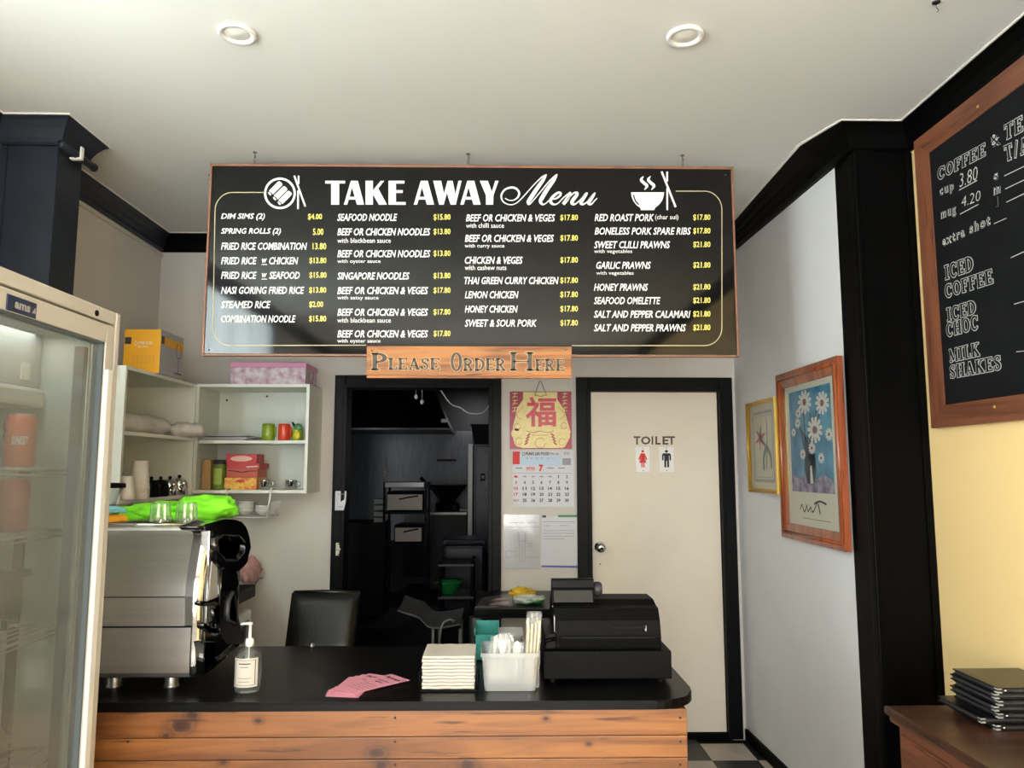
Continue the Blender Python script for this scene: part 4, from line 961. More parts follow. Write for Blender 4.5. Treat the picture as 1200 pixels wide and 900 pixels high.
MB().box(EX0, EX1 - .04, EY1 - .12, EY1 + .02, zT - .16, zT - .01, .02).build('front_fascia', 'glossblack', em)
for px, yy in ((201, EY0 + .06), (134, EY0 + .06), (215, EY1 - .1), (150, EY1 - .1)):
    q = U(px, 800, Y=yy); MB().lathe([(.022, CT), (.024, CT + .004), (.02, CT + .008), (.02, zC + .004)], (q.x, yy, 0), 18).build('foot', 'dullsteel', em)
# cup rail edge
MB().tube([(EX0, EY0 + .075, zT + .003), (EX1 - .05, EY0 + .075, zT + .003)], .003, 8).build('top_rail', 'chrome', em)
# towels and tumblers on top
def towel(c, r, m_, name, lab, sd, amp=.3):
    mb = MB(); lump(mb, c, r, amp, 2.2, sd, flat=zT + .008); solo(mb, name, m_, lab, 'towel')
q = U(218, 600, Y=2.63)
mb = MB(); lump(mb, (U(250, 600, Y=2.62).x - .03, 2.62, zT + .045), (.11, .07, .043), .28, 2.4, 4, flat=zT + .008)
lump(mb, (U(190, 600, Y=2.62).x, 2.64, zT + .028), (.14, .08, .036), .28, 2.4, 8, flat=zT + .008)
lump(mb, (U(150, 600, Y=2.62).x, 2.62, zT + .012), (.11, .07, .036), .3, 2.4, 12, flat=zT + .008)
solo(mb, 'lime_towel', 'green', 'crumpled lime green cloth on top of the espresso machine', 'towel')
towel((U(122, 600, Y=2.50).x, 2.50, zT + .012), (.07, .04, .022), 'orange', 'orange_towel', 'orange yellow cloth at the left on the espresso machine', 5)
towel((U(120, 600, Y=2.50).x, 2.505, zT + .045), (.075, .035, .014), 'sky', 'blue_towel', 'pale blue cloth over the orange one on the espresso machine', 9)
def tumbler(px, Y, lab, r=.033, h=.062):
    x = U(px, 605, Y=Y).x; z = zT + .009; t_ = thing('tumbler', lab, 'glass', (x, Y, z), group='upturned tumblers on the espresso machine')
    mb = MB(); seg = 30; prof = [(r, 0), (r * .97, h * .2), (r * .86, h * .92), (r * .8, h), (0, h)]
    vs = []; fs = []
    for i in range(seg):
        a_ = 2 * math.pi * i / seg
        for k, (rr_, h_) in enumerate(prof):
            rr2 = rr_ * (1 + (.05 if i % 2 else -.02) * (1 if 0 < k < 3 else 0)); vs.append((x + rr2 * math.cos(a_), Y + rr2 * math.sin(a_), z + h_))
    for i in range(seg):
        j = (i + 1) % seg
        for q_ in range(4): fs.append((i * 5 + q_, j * 5 + q_, j * 5 + q_ + 1, i * 5 + q_ + 1))
    mb.add(vs, fs); mb.build('body', 'cglass', t_)
    MB().lathe([(r * .78, h * .93), (0, h * .93)], (x, Y, z), 20, caps=False).build('thick_base', 'cglass', t_)
    MB().lathe([(r * 1.0, 0), (r * 1.02, .002), (r * .95, .003)], (x, Y, z), 28, caps=False).build('rim', 'cglass', t_)
tumbler(188, 2.47, 'upturned clear tumbler nearest the fridge on the espresso machine')
tumbler(219, 2.47, 'upturned clear tumbler in the middle on the espresso machine', .034)
tumbler(247, 2.68, 'upturned clear tumbler half hidden behind the lime cloth end', .032, .05)
tumbler(262, 2.74, 'upturned clear tumbler farthest from the fridge on the espresso machine', .03, .05)

# ================================================================== DISPLAY FRIDGE
XF = -1.06
fy = lambda px: U(px, 549, X=XF).y
fz = lambda px, py: U(px, py, X=XF).z
F0, F1, FT, FB, XB = 1.40, fy(137) - .028, 1.998, .02, -1.66
F1 = 2.085
fr = thing('drinks_fridge', 'tall white glass door drinks fridge at the counter end', 'fridge', ((XF + XB) / 2, (F0 + F1) / 2, 0))
zh = fz(125, 380)
bd = MB(); xd = XF - .045
bd.box(XB, xd, F1 - .04, F1, FB, FT).box(XB, xd, F0, F0 + .04, FB, FT).box(XB, XB + .04, F0 + .04, F1 - .04, FB, FT).box(XB + .04, xd, F0 + .04, F1 - .04, FT - .05, FT).box(XB + .04, xd, F0 + .04, F1 - .04, FB, .25)
bd.build('cabinet', 'fridge_white', fr)
ye = fy(125)
MB().box(xd, XF + .001, ye + .004, F1, FB, FT, .004).build('edge_post', 'fridge_white', fr)
MB().box(xd, XF, F0, ye + .003, zh + .006, FT, .004).build('header', 'fridge_white', fr)
q = U(113, 367, X=XF); MB().lathe([(.008, 0), (.008, .003), (0, .004)], (XF, q.y, q.z), 14, 'X', caps=False).build('header_plug', 'kblack', fr)
ln = MB().box(XB + .041, XB + .045, F0 + .041, F1 - .041, .25, FT - .05).box(XB + .045, xd - .01, F1 - .045, F1 - .041, .25, FT - .05).box(XB + .045, xd - .01, F0 + .041, F0 + .045, .25, FT - .05).box(XB + .045, xd - .01, F0 + .045, F1 - .045, FT - .055, FT - .051)
ln.build('liner', 'fridge_in', fr)
gy = fy(115.5); gz = fz(115, 398)
ddr = MB().box(xd + .005, XF, gy, ye, .12, zh, .003).box(xd + .005, XF, F0 + .002, F0 + .05, .12, zh, .003).box(xd + .005, XF, F0 + .05, gy, gz, zh, .003).box(xd + .005, XF, F0 + .05, gy, .12, .18, .003)
dd = ddr.build('door', 'fridge_white', fr)
MB().box(XF - .02, XF - .016, F0 + .05, gy, .18, gz).build('door_glass', 'fglass', dd)
g = MB().box(XF - .03, XF - .004, gy - .008, gy + .001, .18, gz).box(XF - .03, XF - .004, F0 + .05, gy, gz - .006, gz + .001).box(XF - .03, XF - .004, F0 + .05, gy, .179, .186)
g.box(xd - .01, XF - .03, gy - .05, gy - .03, .2, gz - .02); g.build('gasket', 'gasket', dd)
zhn = fz(119, 432)
MB().box(XF, XF + .012, fy(121), fy(114.5), .35, zhn, .003).build('door_handle', 'fridge_bright', dd)
# badge, blue with white letters
a = U(28, 350, X=XF + .001); b = U(28, 369, X=XF + .001); yb0 = fy(-8)
bz_0, bz_1 = U(28, 369.5, X=XF + .001).z, U(28, 351, X=XF + .001).z
bg = MB().box(XF, XF + .003, yb0, fy(28), bz_0, bz_1, .001).build('badge', mat('navy_badge', '2A3350', .4), dd)
mb = MB(); H_ = bz_1 - bz_0; lettering(mb, 'ams', (XF + .0036, fy(1), bz_0 + H_ * .25), (0, fy(20) - fy(1), 0), (0, 0, H_ * .42), off=.04)
mb.add([(XF + .0036, fy(22), bz_0 + H_ * .3), (XF + .0036, fy(26.5), bz_0 + H_ * .3), (XF + .0036, fy(26.5), bz_0 + H_ * .72)], [(0, 1, 2)])
mb.build('lettering', 'lightgrey', bg)
# inside: evaporator box, upright rails, shelves
ev = MB().box(-1.52, -1.24, 1.80, 2.035, 1.78, 1.93, .006); ev.build('evaporator_cover', 'lightgrey', fr)
MB().box(-1.5, -1.22, 1.70, 2.03, 1.73, 1.78, .01).build('drip_pan', 'fridge_white', fr)
q = U(45, 407, X=-1.235); MB().box(-1.24, -1.237, 1.95, 1.985, 1.80, 1.845).build('rating_label', 'paper', fr)
MB().box(-1.275, -1.25, 2.03, 2.038, .3, 1.68).build('shelf_rail', 'dark_grey', fr)
MB().tube([(-1.31, 2.02, 1.72), (-1.305, 2.0, 1.68), (-1.29, 2.0, 1.64), (-1.28, 2.02, 1.56)], .003, 6).ball((-1.297, 2.0, 1.655), .008).build('probe_wire', 'dark_grey', fr)
shz = []
for py in (549.5, 619, 742, 878):
    shz.append(U(50, py, X=-1.2).z)
shz = [1.567, 1.41, 1.165, .86, .55]
for z in shz:
    mb = MB(); x0, x1, y0, y1 = -1.6, -1.125, 1.46, 2.03
    mb.tube([(x0, y0, z), (x1, y0, z), (x1, y1, z), (x0, y1, z)], .004, 6, closed=True)
    for i in range(1, 16): mb.tube([(x0 + (x1 - x0) * i / 16, y0, z + .003), (x0 + (x1 - x0) * i / 16, y1, z + .003)], .002, 5)
    mb.tube([(x1, y0, z - .012), (x1, y1, z - .012)], .003, 6)
    mb.build('wire_shelf', 'lightgrey', fr)
def can(x, y, z, r, h, m_, lab, txt=None, group=None):
    t_ = thing('drink_can', lab, 'drink can', (x, y, z), group=group)
    MB().lathe([(r * .85, 0), (r, .006), (r, h - .012), (r * .85, h - .002), (r * .82, h)], (x, y, z), 24).build('can_body', m_, t_)
    MB().lathe([(r * .84, h - .001), (r * .86, h + .002), (r * .8, h + .001), (0, h - .002)], (x, y, z), 24, caps=False).build('can_lid', 'dullsteel', t_)
    if txt:
        mb = MB(); lettering(mb, txt, (x + .012, y - r - .001, z + h * .42), (.036 if len(txt) > 4 else .03, .0, 0), (0, 0, .022), off=.03, shear=.3)
        # wrap the line of type on the can
        for v in mb.v:
            a_ = (v.x - x - .03) / r - .0; v.x, v.y = x + (r + .0008) * math.sin(a_ + .5), y - (r + .0008) * math.cos(a_ + .5)
        mb.build('lettering', 'docpaper', t_)
can(-1.195, 1.90, shz[0] + .006, .034, .13, 'orangecan', 'orange drink can with a pale word on the top fridge shelf', 'SUNKIST')
can(-1.27, 1.86, shz[0] + .006, .034, .125, 'orangecan', 'orange drink can beside the lettered one on the top fridge shelf')
can(-1.2, 1.90, shz[1] + .006, .034, .13, 'redcan', 'red drink can on the second fridge shelf, right one')
can(-1.275, 1.87, shz[1] + .006, .034, .13, 'redcan', 'red drink can on the second fridge shelf, left one')
mb = MB().lathe([(.03, 0), (.034, .01), (.034, .1), (.026, .14), (.012, .17), (.012, .2), (0, .2)], (-1.3, 1.83, shz[2] + .006), 20, caps=False)
solo(mb, 'drink_bottle', 'colacan', 'dark red drink bottle on the third fridge shelf', 'bottle')
mb = MB().box(-1.29, -1.22, 1.93, 2.0, shz[2] + .03, shz[2] + .14, .01).box(-1.3, -1.2, 1.92, 2.0, shz[2] + .13, shz[2] + .15, .008).box(-1.29, -1.28, 1.93, 1.94, shz[2] + .006, shz[2] + .03).box(-1.23, -1.22, 1.93, 1.94, shz[2] + .006, shz[2] + .03)
solo(mb, 'grey_container', 'dark_grey', 'dark grey plastic container on the third fridge shelf', 'container')
mb = MB(); lump(mb, (-1.28, 1.9, shz[3] + .05), (.09, .08, .045), .25, 2, 6, flat=shz[3] + .006)
solo(mb, 'wrapped_packet', mat('brown_packet', '6E5A50', .5), 'brown wrapped packet on the fourth fridge shelf', 'packet')

# ================================================================== WALL SHELVES, back left
zt_, zb2 = 2.04, 1.435
YBF = 4.265
XA = -1.715; Tk = .017
xb0, xb1 = XA, U(363, 450, Y=YBF).x
mz = U(300, 516, Y=YBF).z
ub = thing('wall_shelf_unit', 'open white shelf unit on the back wall beside the kitchen doorway', 'shelf unit', ((xb0 + xb1) / 2, YB - .14, zb2))
zbt = U(300, 578, Y=YBF).z; ztp = U(300, 450, Y=YBF).z
MB().box(xb0, xb1, YBF, YB - .002, ztp - Tk, ztp).build('top_board', 'lam_edge', ub)
MB().box(xb0, xb1, YBF, YB - .002, zbt, zbt + Tk).build('bottom_board', 'lam_edge', ub)
MB().box(xb0, xb0 + Tk, YBF, YB - .002, zbt + Tk, ztp - Tk).build('side_board', 'white_lam', ub)
MB().box(xb1 - Tk, xb1, YBF, YB - .002, zbt + Tk, ztp - Tk).build('side_board', 'lam_edge', ub)
MB().box(xb0 + Tk, xb1 - Tk, YBF + .02, YB - .012, mz - Tk, mz).build('shelf_board', 'lam_edge', ub)
MB().box(xb0 + Tk, xb1 - Tk, YB - .011, YB - .003, zbt + Tk, ztp - Tk).build('back_board', 'white_lam', ub)
sc_ = MB()
for px, py in ((313, 464.5), (266, 469)):
    q = U(px, py, Y=YB - .012); sc_.lathe([(.006, 0), (.006, -.003), (0, -.004)], tuple(q), 10, 'Y', caps=False)
sc_.build('screw', 'darkink', ub)
A0 = U(148, 430, X=XA).y; A1 = YBF - .002
zA1 = U(148, 428, X=XA).z; zAm = U(147, 505, X=XA).z; zAb = U(147, 586, X=XA).z
ua = thing('wall_shelf_unit', 'open white shelf unit on the side wall next to the fridge', 'shelf unit', (XL + .15, (A0 + A1) / 2, zAb))
MB().box(XL, XA, A0, A1, zA1 - Tk, zA1).build('top_board', 'lam_edge', ua)
MB().box(XL, XA, A0, A1, zAb - Tk, zAb).build('bottom_board', 'lam_edge', ua)
MB().box(XL, XA, A0 - .001, A0 + Tk, zAb, zA1 - Tk).build('side_board', 'lam_edge', ua)
MB().box(XL, XA, A1 - Tk, A1, zAb, zA1 - Tk).build('side_board', 'lam_edge', ua)
MB().box(XL + .01, XA - .004, A0 + Tk, A1 - Tk, zAm - Tk, zAm).build('shelf_board', 'lam_edge', ua)
MB().box(XL, XL + .008, A0 + Tk, A1 - Tk, zAb, zA1 - Tk).build('back_board', 'white_lam', ua)
# boxes on top
gb = thing('glassware_box', 'yellow and grey wine glass carton on top of the side shelf unit', 'box', (-1.8, 3.85, zA1))
yg = 3.74; gx0, gx1, _, gzt = rect(144, 189, 386, 430, yg); gd = .27
MB().box(gx0, gx1, yg, yg + gd, zA1, gzt).build('carton', 'greybox', gb)
MB().box(gx0, gx1, yg - .001, yg, zA1, gzt).build('yellow_face', 'yellowbox', gb)
MB().box(gx1, gx1 + .001, yg, yg + gd, gzt - .075, gzt - .03).build('yellow_band', 'yellowbox', gb)
MB().box(gx0 + .004, gx0 + .035, yg - .002, yg - .001, gzt - .075, gzt - .04).box(gx1 + .001, gx1 + .002, yg + .005, yg + .04, gzt - .07, gzt - .03).build('dark_logo_square', 'dark_grey', gb)
pt = MB(); Pg = lambda u, v: Vector((gx0 + (gx1 - gx0) * u, yg - .0015, zA1 + (gzt - zA1) * v))
ribbon(pt, arc(.32, .68, .03, .05, 0, 360, 16), .012, Pg)
lettering(pt, 'WINE GLASS', Pg(.38, .66), Pg(.78, .66) - Pg(.38, .66), Vector((0, 0, .014)), off=.01); lettering(pt, 'SET OF 6', Pg(.38, .58), Pg(.66, .58) - Pg(.38, .58), Vector((0, 0, .01)), off=.01)
pt.build('print', 'whiteplastic', gb)
pt = MB()
for i in range(6):
    u = .28 + i * .11; ribbon(pt, [(u - .025, .42), (u - .018, .35), (u, .32), (u + .018, .35), (u + .025, .42)], .008, Pg); ribbon(pt, [(u, .32), (u, .24)], .008, Pg); ribbon(pt, [(u - .02, .235), (u + .02, .235)], .008, Pg)
pt.build('print', 'card', gb)
pt = MB(); Pg2 = lambda u, v: Vector((gx1 + .0025, yg + gd * u, zA1 + (gzt - zA1) * v))
w1 = [(.72, .8), (.66, .65), (.7, .5), (.78, .46), (.86, .5), (.9, .65), (.84, .8)]
ribbon(pt, w1, .02, Pg2); ribbon(pt, [(.78, .46), (.78, .12)], .02, Pg2); ribbon(pt, [(.62, .1), (.94, .1)], .03, Pg2); pt.build('glass_print', 'dark_grey', gb)
pk = thing('floral_gift_box', 'flat floral box with a pink lid on top of the back shelf unit', 'box', (-1.3, 4.4, ztp))
yk = 4.30; kx0, kx1, _, kz1 = rect(269, 359, 425, 449, yk)
MB().box(kx0 + .003, kx1 - .003, yk + .003, YB - .02, ztp, kz1 - .02).build('box_body', 'floralbox', pk)
MB().box(kx0, kx1, yk, YB - .017, kz1 - .028, kz1, .002).build('box_lid', 'pinkbox', pk)
# side unit: bags, cups, teapots
def bagroll(c, L, r, lab, sd, dirv=(0, 1, 0), extra=None):
    mb = MB(); vs = []; n_, sg_ = 22, 20; d = Vector(dirv).normalized(); s1 = d.cross(Vector((0, 0, 1))).normalized()
    c = Vector(c)
    for i in range(n_ + 1):
        t_ = i / n_; rr_ = r * (1 - .92 * abs(2 * t_ - 1) ** 7) * (1 + .12 * noise.noise(Vector((t_ * 6, sd, 0))))
        for j in range(sg_):
            a_ = 2 * math.pi * j / sg_; k_ = 1 + .3 * noise.noise(Vector((t_ * 9, math.cos(a_) * 2, math.sin(a_) * 2 + sd)))
            vs.append(c + d * (L * (t_ - .5)) + s1 * (rr_ * k_ * math.cos(a_)) + Vector((0, 0, max(rr_ * k_ * math.sin(a_) * .85, -r * .8) + r * .8)))
    fs = [(i * sg_ + j, i * sg_ + (j + 1) % sg_, (i + 1) * sg_ + (j + 1) % sg_, (i + 1) * sg_ + j) for i in range(n_) for j in range(sg_)]
    mb.add(vs, fs, True); t_ = thing('bag_roll', lab, 'bag roll', tuple(c), group='bag rolls on the side shelf'); mb.build('bags', 'bag', t_); return t_
r1 = bagroll((XA - .08, 3.79, zAm + .001), .60, .055, 'long crumpled white bag bundle with a red print on the side shelf', 1)
mb = MB(); mb.ball((XA - .05, 3.50, zAm + .072), .02, .018, .014); mb.build('red_print', 'redbox', r1)
bagroll((XA - .01, 4.17, zAm + .001), .20, .046, 'shorter rolled white plastic bags beside the long bundle', 4, (1, .35, 0))
def cups(x, y, z, n_, lab, r=.04, pitch=.009, h=.1):
    for i in range(n_):
        zz = z + .001 + i * pitch; mb = MB()
        mb.lathe([(r, 0), (r * 1.05, .003), (r, .006), (r * .74, h), (r * .7, h)], (x, y, zz), 22)
        o = solo(mb, 'paper_cup', 'cup', lab + ', %s from the top' % ORD[n_ - 1 - i], 'cup', 'paper cups stacked on the side shelf')
cx = U(166, 560, Y=3.63).x
cups(cx - .01, 3.63, zAb, 6, 'upturned paper cup of the tall side shelf stack', r=.047, h=.135)
cups(U(149, 560, Y=3.53).x, 3.53, zAb, 3, 'upturned paper cup of the low stack by the shelf end', r=.04, h=.09)
mb = MB().lathe([(.03, .001), (.034, .12), (.032, .12), (.028, .004)], (-1.86, 3.6, zAb), 20)
solo(mb, 'tall_glass', 'cglass', 'tall clear glass behind the stacked paper cups', 'glass')
def teapot(x, y, z, m_, lab, s_=1.0, grp=None):
    t_ = thing('teapot', lab, 'teapot', (x, y, z), group=grp)
    MB().lathe([(.035 * s_, .001), (.04 * s_, .006), (.037 * s_, .05 * s_), (.03 * s_, .065 * s_)], (x, y, z), 24).build('pot_body', m_, t_)
    ld = MB().lathe([(.032 * s_, .065 * s_), (.022 * s_, .075 * s_), (0, .079 * s_)], (x, y, z), 22, caps=False).build('lid', m_, t_)
    MB().ball((x, y, z + .085 * s_), .008 * s_).build('lid_knob', 'kblack', ld)
    MB().tube([(x, y + .036 * s_, z + .055 * s_), (x + .004, y + .065 * s_, z + .055 * s_), (x + .004, y + .066 * s_, z + .02 * s_), (x, y + .04 * s_, z + .015 * s_)], .0045 * s_, 8).build('handle', 'kblack' if m_ == 'kblack' else 'chrome', t_)
    MB().tube([(x + .02 * s_, y - .03 * s_, z + .035 * s_), (x + .04 * s_, y - .04 * s_, z + .06 * s_)], [.01 * s_, .005 * s_], 8).build('spout', m_, t_)
g_ = 'small teapots on the side shelf'
teapot(XA - .04, 3.85, zAb, 'kblack', 'black teapot next to the paper cups on the side shelf', 1.12, g_)
teapot(XA - .04, 3.955, zAb, 'kblack', 'black teapot second from the paper cups on the side shelf', 1.12, g_)
teapot(XA - .04, 4.065, zAb, 'chrome', 'steel teapot beside the black ones on the side shelf', 1.12, g_)
teapot(XA - .04, 4.185, zAb, 'chrome', 'steel teapot nearest the corner on the side shelf', 1.2, g_)
# back unit contents
ys = YBF + .06
zf = mz
for i in range(6):
    x0, x1, _, _ = rect(240 + random.uniform(-2, 4), 296 + random.uniform(-8, 6), 500, 512, ys)
    mb = MB().box(x0, x1, ys - .03 + .004 * i, ys + .17, zf + .0006 + i * .0055, zf + .004 + i * .0055)
    solo(mb, 'plastic_folder', ['docpaper', 'greyink', 'docpaper', 'lightgrey', 'dark_grey', 'docpaper'][i], ['lowest pale document folder of the pile on the back shelf', 'second lowest folder of the pile on the back shelf, grey', 'third folder from below on the back shelf, pale', 'fourth folder from below on the back shelf, light grey', 'dark grey folder just under the top of the back shelf pile', 'topmost pale folder of the pile on the back shelf'][i], 'folder', 'folders piled on the back shelf')
def mug(px0, px1, m_, lab, h=.085, handle=1, lid=False):
    x0, x1, _, _ = rect(px0, px1, 500, 512, ys + .03); x = (x0 + x1) / 2; r = (x1 - x0) / 2; y = ys + .03
    t_ = thing('mug', lab, 'mug', (x, y, zf), group='mugs on the back shelf')
    MB().lathe([(r * .9, .001), (r, .008), (r, h - .01), (r * .9, h), (r * .86, h - .004), (r * .86, .01), (0, .01)], (x, y, zf), 26).build('mug_body', m_, t_)
    if handle: MB().tube([(x + r * .9 , y - .01, zf + h * .82), (x + r * 1.25, y - .02, zf + h * .8), (x + r * 1.3, y - .02, zf + h * .3), (x + r * .9, y - .01, zf + h * .2)], .006, 8).build('handle', m_, t_)
    return t_, x, y, r
mug(307, 322, 'lime_mug', 'olive green mug on the back shelf unit', .098)
mug(326, 340, 'red_mug', 'orange red mug between the green mug and parrot cup', .098)
t_, x, y, r = mug(342, 355, 'lime_mug', 'multicoloured parrot shaped cup at the right of the mugs', .07, 0)
t_.name = 'parrot_cup'; ORG[t_.name] = Vector((x, y, zf)); t_['category'] = 'cup'
MB().ball((x + .006, y - .01, zf + .075), .026, .02, .026).build('bird_head', mat('parrot_green', '4E8A5A', .25, var=.4, vscale=30), t_)
MB().ball((x + .004, y - .026, zf + .03), .022, .012, .022).build('bird_belly', mat('parrot_yellow', 'D8CC3A', .25, var=.4, vscale=40), t_)
MB().tube([(x - .01, y - .01, zf + .08), (x - .026, y - .012, zf + .105), (x - .032, y - .012, zf + .11)], [.01, .005, .001], 8).build('beak', 'kblack', t_)
zs_ = zbt + Tk + .0006
mb = MB(); fbox(mb, 236, 247, 539, 575, ys, .15, z0=zs_); solo(mb, 'cardboard_box', 'card', 'upright brown cardboard box in the corner of the back shelf', 'box')
x = U(256, 560, Y=ys + .02).x
t_ = thing('green_jar', 'tall dark lidded jar of green contents on the back shelf', 'jar', (x, ys + .04, zs_))
MB().lathe([(.036, 0), (.04, .01), (.04, .13), (.034, .145)], (x, ys + .04, zs_), 24).build('jar_body', 'jargreen', t_)
MB().lathe([(.037, .145), (.037, .168), (.03, .17)], (x, ys + .04, zs_), 24).build('jar_lid', 'dark_grey', t_)
mb = MB(); c_ = [(x + .0405 * math.sin(R(a_)), ys + .04 - .0405 * math.cos(R(a_))) for a_ in range(-35, 36, 10)]
mb.add([(a_, b_, zs_ + .03) for a_, b_ in c_] + [(a_, b_, zs_ + .12) for a_, b_ in c_], [(i, i + 1, 9 + i, 8 + i) for i in range(7)]); mb.build('jar_label', mat('lime_label', 'A8BE5A', .5), t_)
zz = zs_
for px0, px1, hgt, m_, lab, dep in ((265, 303, .068, 'teabox', 'orange tea carton at the bottom of the red box stack', .16), (267, 304, .05, 'peachbox', 'orange red carton with a dark curve, second from below', .17), (267, 306, .030, 'redbox', 'flat red carton third from below in the box stack', .18), (266, 302, .052, 'redbox', 'red carton with a pale oval, topmost of the box stack', .14)):
    x0, x1, _, _ = rect(px0, px1, 500, 512, ys); t_ = thing('carton', lab, 'box', ((x0 + x1) / 2, ys + .08, zz), group='red and orange cartons stacked on the back shelf')
    MB().box(x0, x1, ys, ys + dep, zz, zz + hgt, .002).build('carton_body', m_, t_)
    mb = MB(); Pq = lambda u, v: Vector((x0 + (x1 - x0) * u, ys - .0008, zz + hgt * v))
    if m_ == 'teabox':
        for i in range(10): ribbon(mb, [(.5, .4), (.5 + .42 * math.cos(R(i * 36)), .4 + .4 * math.sin(R(i * 36)))], .05, Pq)
        mb.build('sunburst_print', mat('yellow_print', 'F0C840', .5), t_)
        mb = MB(); poly(mb, [(.5 + .14 * math.cos(R(i * 20)), .72 + .12 * math.sin(R(i * 20))) for i in range(18)], lambda u, v: Pq(u, v) - Vector((0, .001, 0))); mb.build('print', 'redbox', t_)
    elif m_ == 'peachbox':
        ribbon(mb, spline([(.05, .8), (.3, .72), (.5, .6), (.7, .72), (.95, .75)]), .1, Pq); mb.build('curve_print', 'darkink', t_)
    elif hgt > .05:
        poly(mb, [(.5 + .36 * math.cos(R(i * 15)), .5 + .3 * math.sin(R(i * 15))) for i in range(24)], Pq); mb.build('oval_print', mat('pale_pink_print', 'E8B8A8', .5), t_)
    else:
        ribbon(mb, [(.6, .3), (.95, .45)], .2, Pq); mb.build('print', 'paper', t_)
    zz += hgt + .0005
def steelcup(px, lab):
    x = U(px, 570, Y=ys).x; t_ = thing('milk_jug', lab, 'jug', (x, ys, zs_), group='steel jugs on the back shelf')
    MB().lathe([(.028, 0), (.031, .004), (.031, .05), (.033, .056), (.029, .054), (.027, .006), (0, .006)], (x, ys, zs_), 24).build('cup_body', 'chrome', t_)
    MB().tube([(x + .03, ys - .005, zs_ + .048), (x + .052, ys - .012, zs_ + .042), (x + .05, ys - .012, zs_ + .018), (x + .03, ys - .005, zs_ + .012)], .0035, 8).build('handle', 'chrome', t_)
steelcup(310, 'small steel jug beside the red cartons'); steelcup(341, 'small steel jug at the right end of the bottom shelf')
# wire basket under the back unit, with bowls
wz = U(290, 606, Y=YBF + .02).z; wx0 = U(270, 606, Y=YBF + .02).x; wx1 = U(314, 606, Y=YBF + .02).x
wk = thing('wire_basket', 'white wire basket hooked under the back shelf unit', 'basket', ((wx0 + wx1) / 2, YBF + .1, wz))
fr_ = MB(); y0, y1 = YBF + .0, YBF + .22
fr_.tube([(wx0, y0, wz), (wx1, y0, wz), (wx1, y1, wz), (wx0, y1, wz)], .004, 8, closed=True)
fr_.tube([(wx1, y0, wz), (wx1 + .02, y0 - .008, zbt + Tk + .006), (wx1 + .022, y0 + .05, zbt + Tk + .006)], .005, 8)
fr_.tube([(wx0, y0, wz), (wx0 - .02, y0 - .008, zbt + Tk + .006), (wx0 - .022, y0 + .05, zbt + Tk + .006)], .005, 8)
fr_.build('frame', 'whiteplastic', wk)
ws = MB()
for i in range(1, 14): ws.tube([(wx0 + (wx1 - wx0) * i / 14, y0, wz), (wx0 + (wx1 - wx0) * i / 14, y1, wz), (wx0 + (wx1 - wx0) * i / 14, y1, wz + .07)], .0016, 5)
for i in range(1, 9): ws.tube([(wx1, y0 + (y1 - y0) * i / 9, wz), (wx1 + .018, y0 + (y1 - y0) * i / 9, wz + .085)], .0018, 5)
ws.build('wires', 'whiteplastic', wk, kind='stuff')
def bowls(px, n_, r, lab, y):
    x = U(px, 600, Y=y).x
    for i in range(n_):
        z = wz + .007 + i * .011; mb = MB().lathe([(r * .45, 0), (r * .5, .003), (r * .85, .022), (r, .036), (r * .97, .037), (r * .8, .024), (r * .4, .006), (0, .006)], (x, y, z), 26)
        solo(mb, 'small_bowl', 'ceramic', lab + ', %s from the top' % ORD[n_ - 1 - i], 'bowl', 'white bowls in the wire basket')
bowls(288, 5, .05, 'white bowl in the taller stack in the wire basket', YBF + .09)
bowls(308, 3, .046, 'white bowl in the lower stack in the wire basket', YBF + .075)
# dark rimmed bowl hanging near the fridge (hopper)
q = U(128, 575, Y=2.75)
t_ = thing('grinder_hopper', 'clear hopper with a black lid beside the fridge edge', 'coffee grinder', (q.x - .02, 2.75, zT))
MB().lathe([(.03, zT + .008), (.05, q.z - .02), (.064, q.z + .012)], (q.x - .02, 2.75, 0), 26).build('hopper', 'cglass', t_)
MB().lathe([(.07, q.z + .01), (.072, q.z + .014), (.07, q.z + .026), (0, q.z + .03)], (q.x - .02, 2.75, 0), 28, caps=False).build('lid', 'kblack', t_)
# ================================================================== BENCH, GREY MACHINE, CHAIR
XS = -1.40
sh = thing('side_bench', 'black bench along the left wall behind the espresso machine', 'bench', (-1.7, 3.9, 0))
za = U(310, 680, X=XS).z; zb_ = U(310, 693, X=XS).z
MB().box(XL + .002, XS, 3.3, 4.45, zb_, za, .004).build('bench_top', 'blackplastic', sh)
for x, y in ((XL + .05, 3.35), (XL + .05, 4.4)):
    MB().box(x - .02, x + .02, y - .02, y + .02, 0, zb_).build('leg', 'kblack', sh)
q = U(311, 679, X=XS); MB().tube([(XS - .01, 4.47, za), (XS + .01, 4.47, za + .03), (XS + .02, 4.5, za + .03)], .005, 8).build('bracket', 'dullsteel', sh)
zc = U(308, 706, X=XS - .01).z
pr = thing('grey_ice_machine', 'pale grey kitchen appliance standing under the black bench', 'appliance', (-1.7, 4.1, 0))
MB().box(-1.93, XS - .012, 3.75, 4.44, .06, zc, .02).build('case', 'whiteplastic', pr)
MB().box(XS - .013, XS - .006, 3.8, 4.38, zc - .16, zc - .05, .003).build('grille_panel', 'greyink', pr)
mb = MB().box(XS - .008, XS - .003, 4.15, 4.32, zc - .14, zc - .07, .002); mb.build('control_window', 'dark_grey', pr)
mb = MB()
for x in (-1.88, XS - .06):
    for y in (3.8, 4.3): mb.cyl((x, y, 0), .02, .062, 10)
mb.build('feet', 'kblack', pr)
mb = MB(); q = U(292, 668, X=XS - .06); lump(mb, (q.x, q.y, za + .075), (.06, .07, .08), .3, 2.5, 2, flat=za + .001)
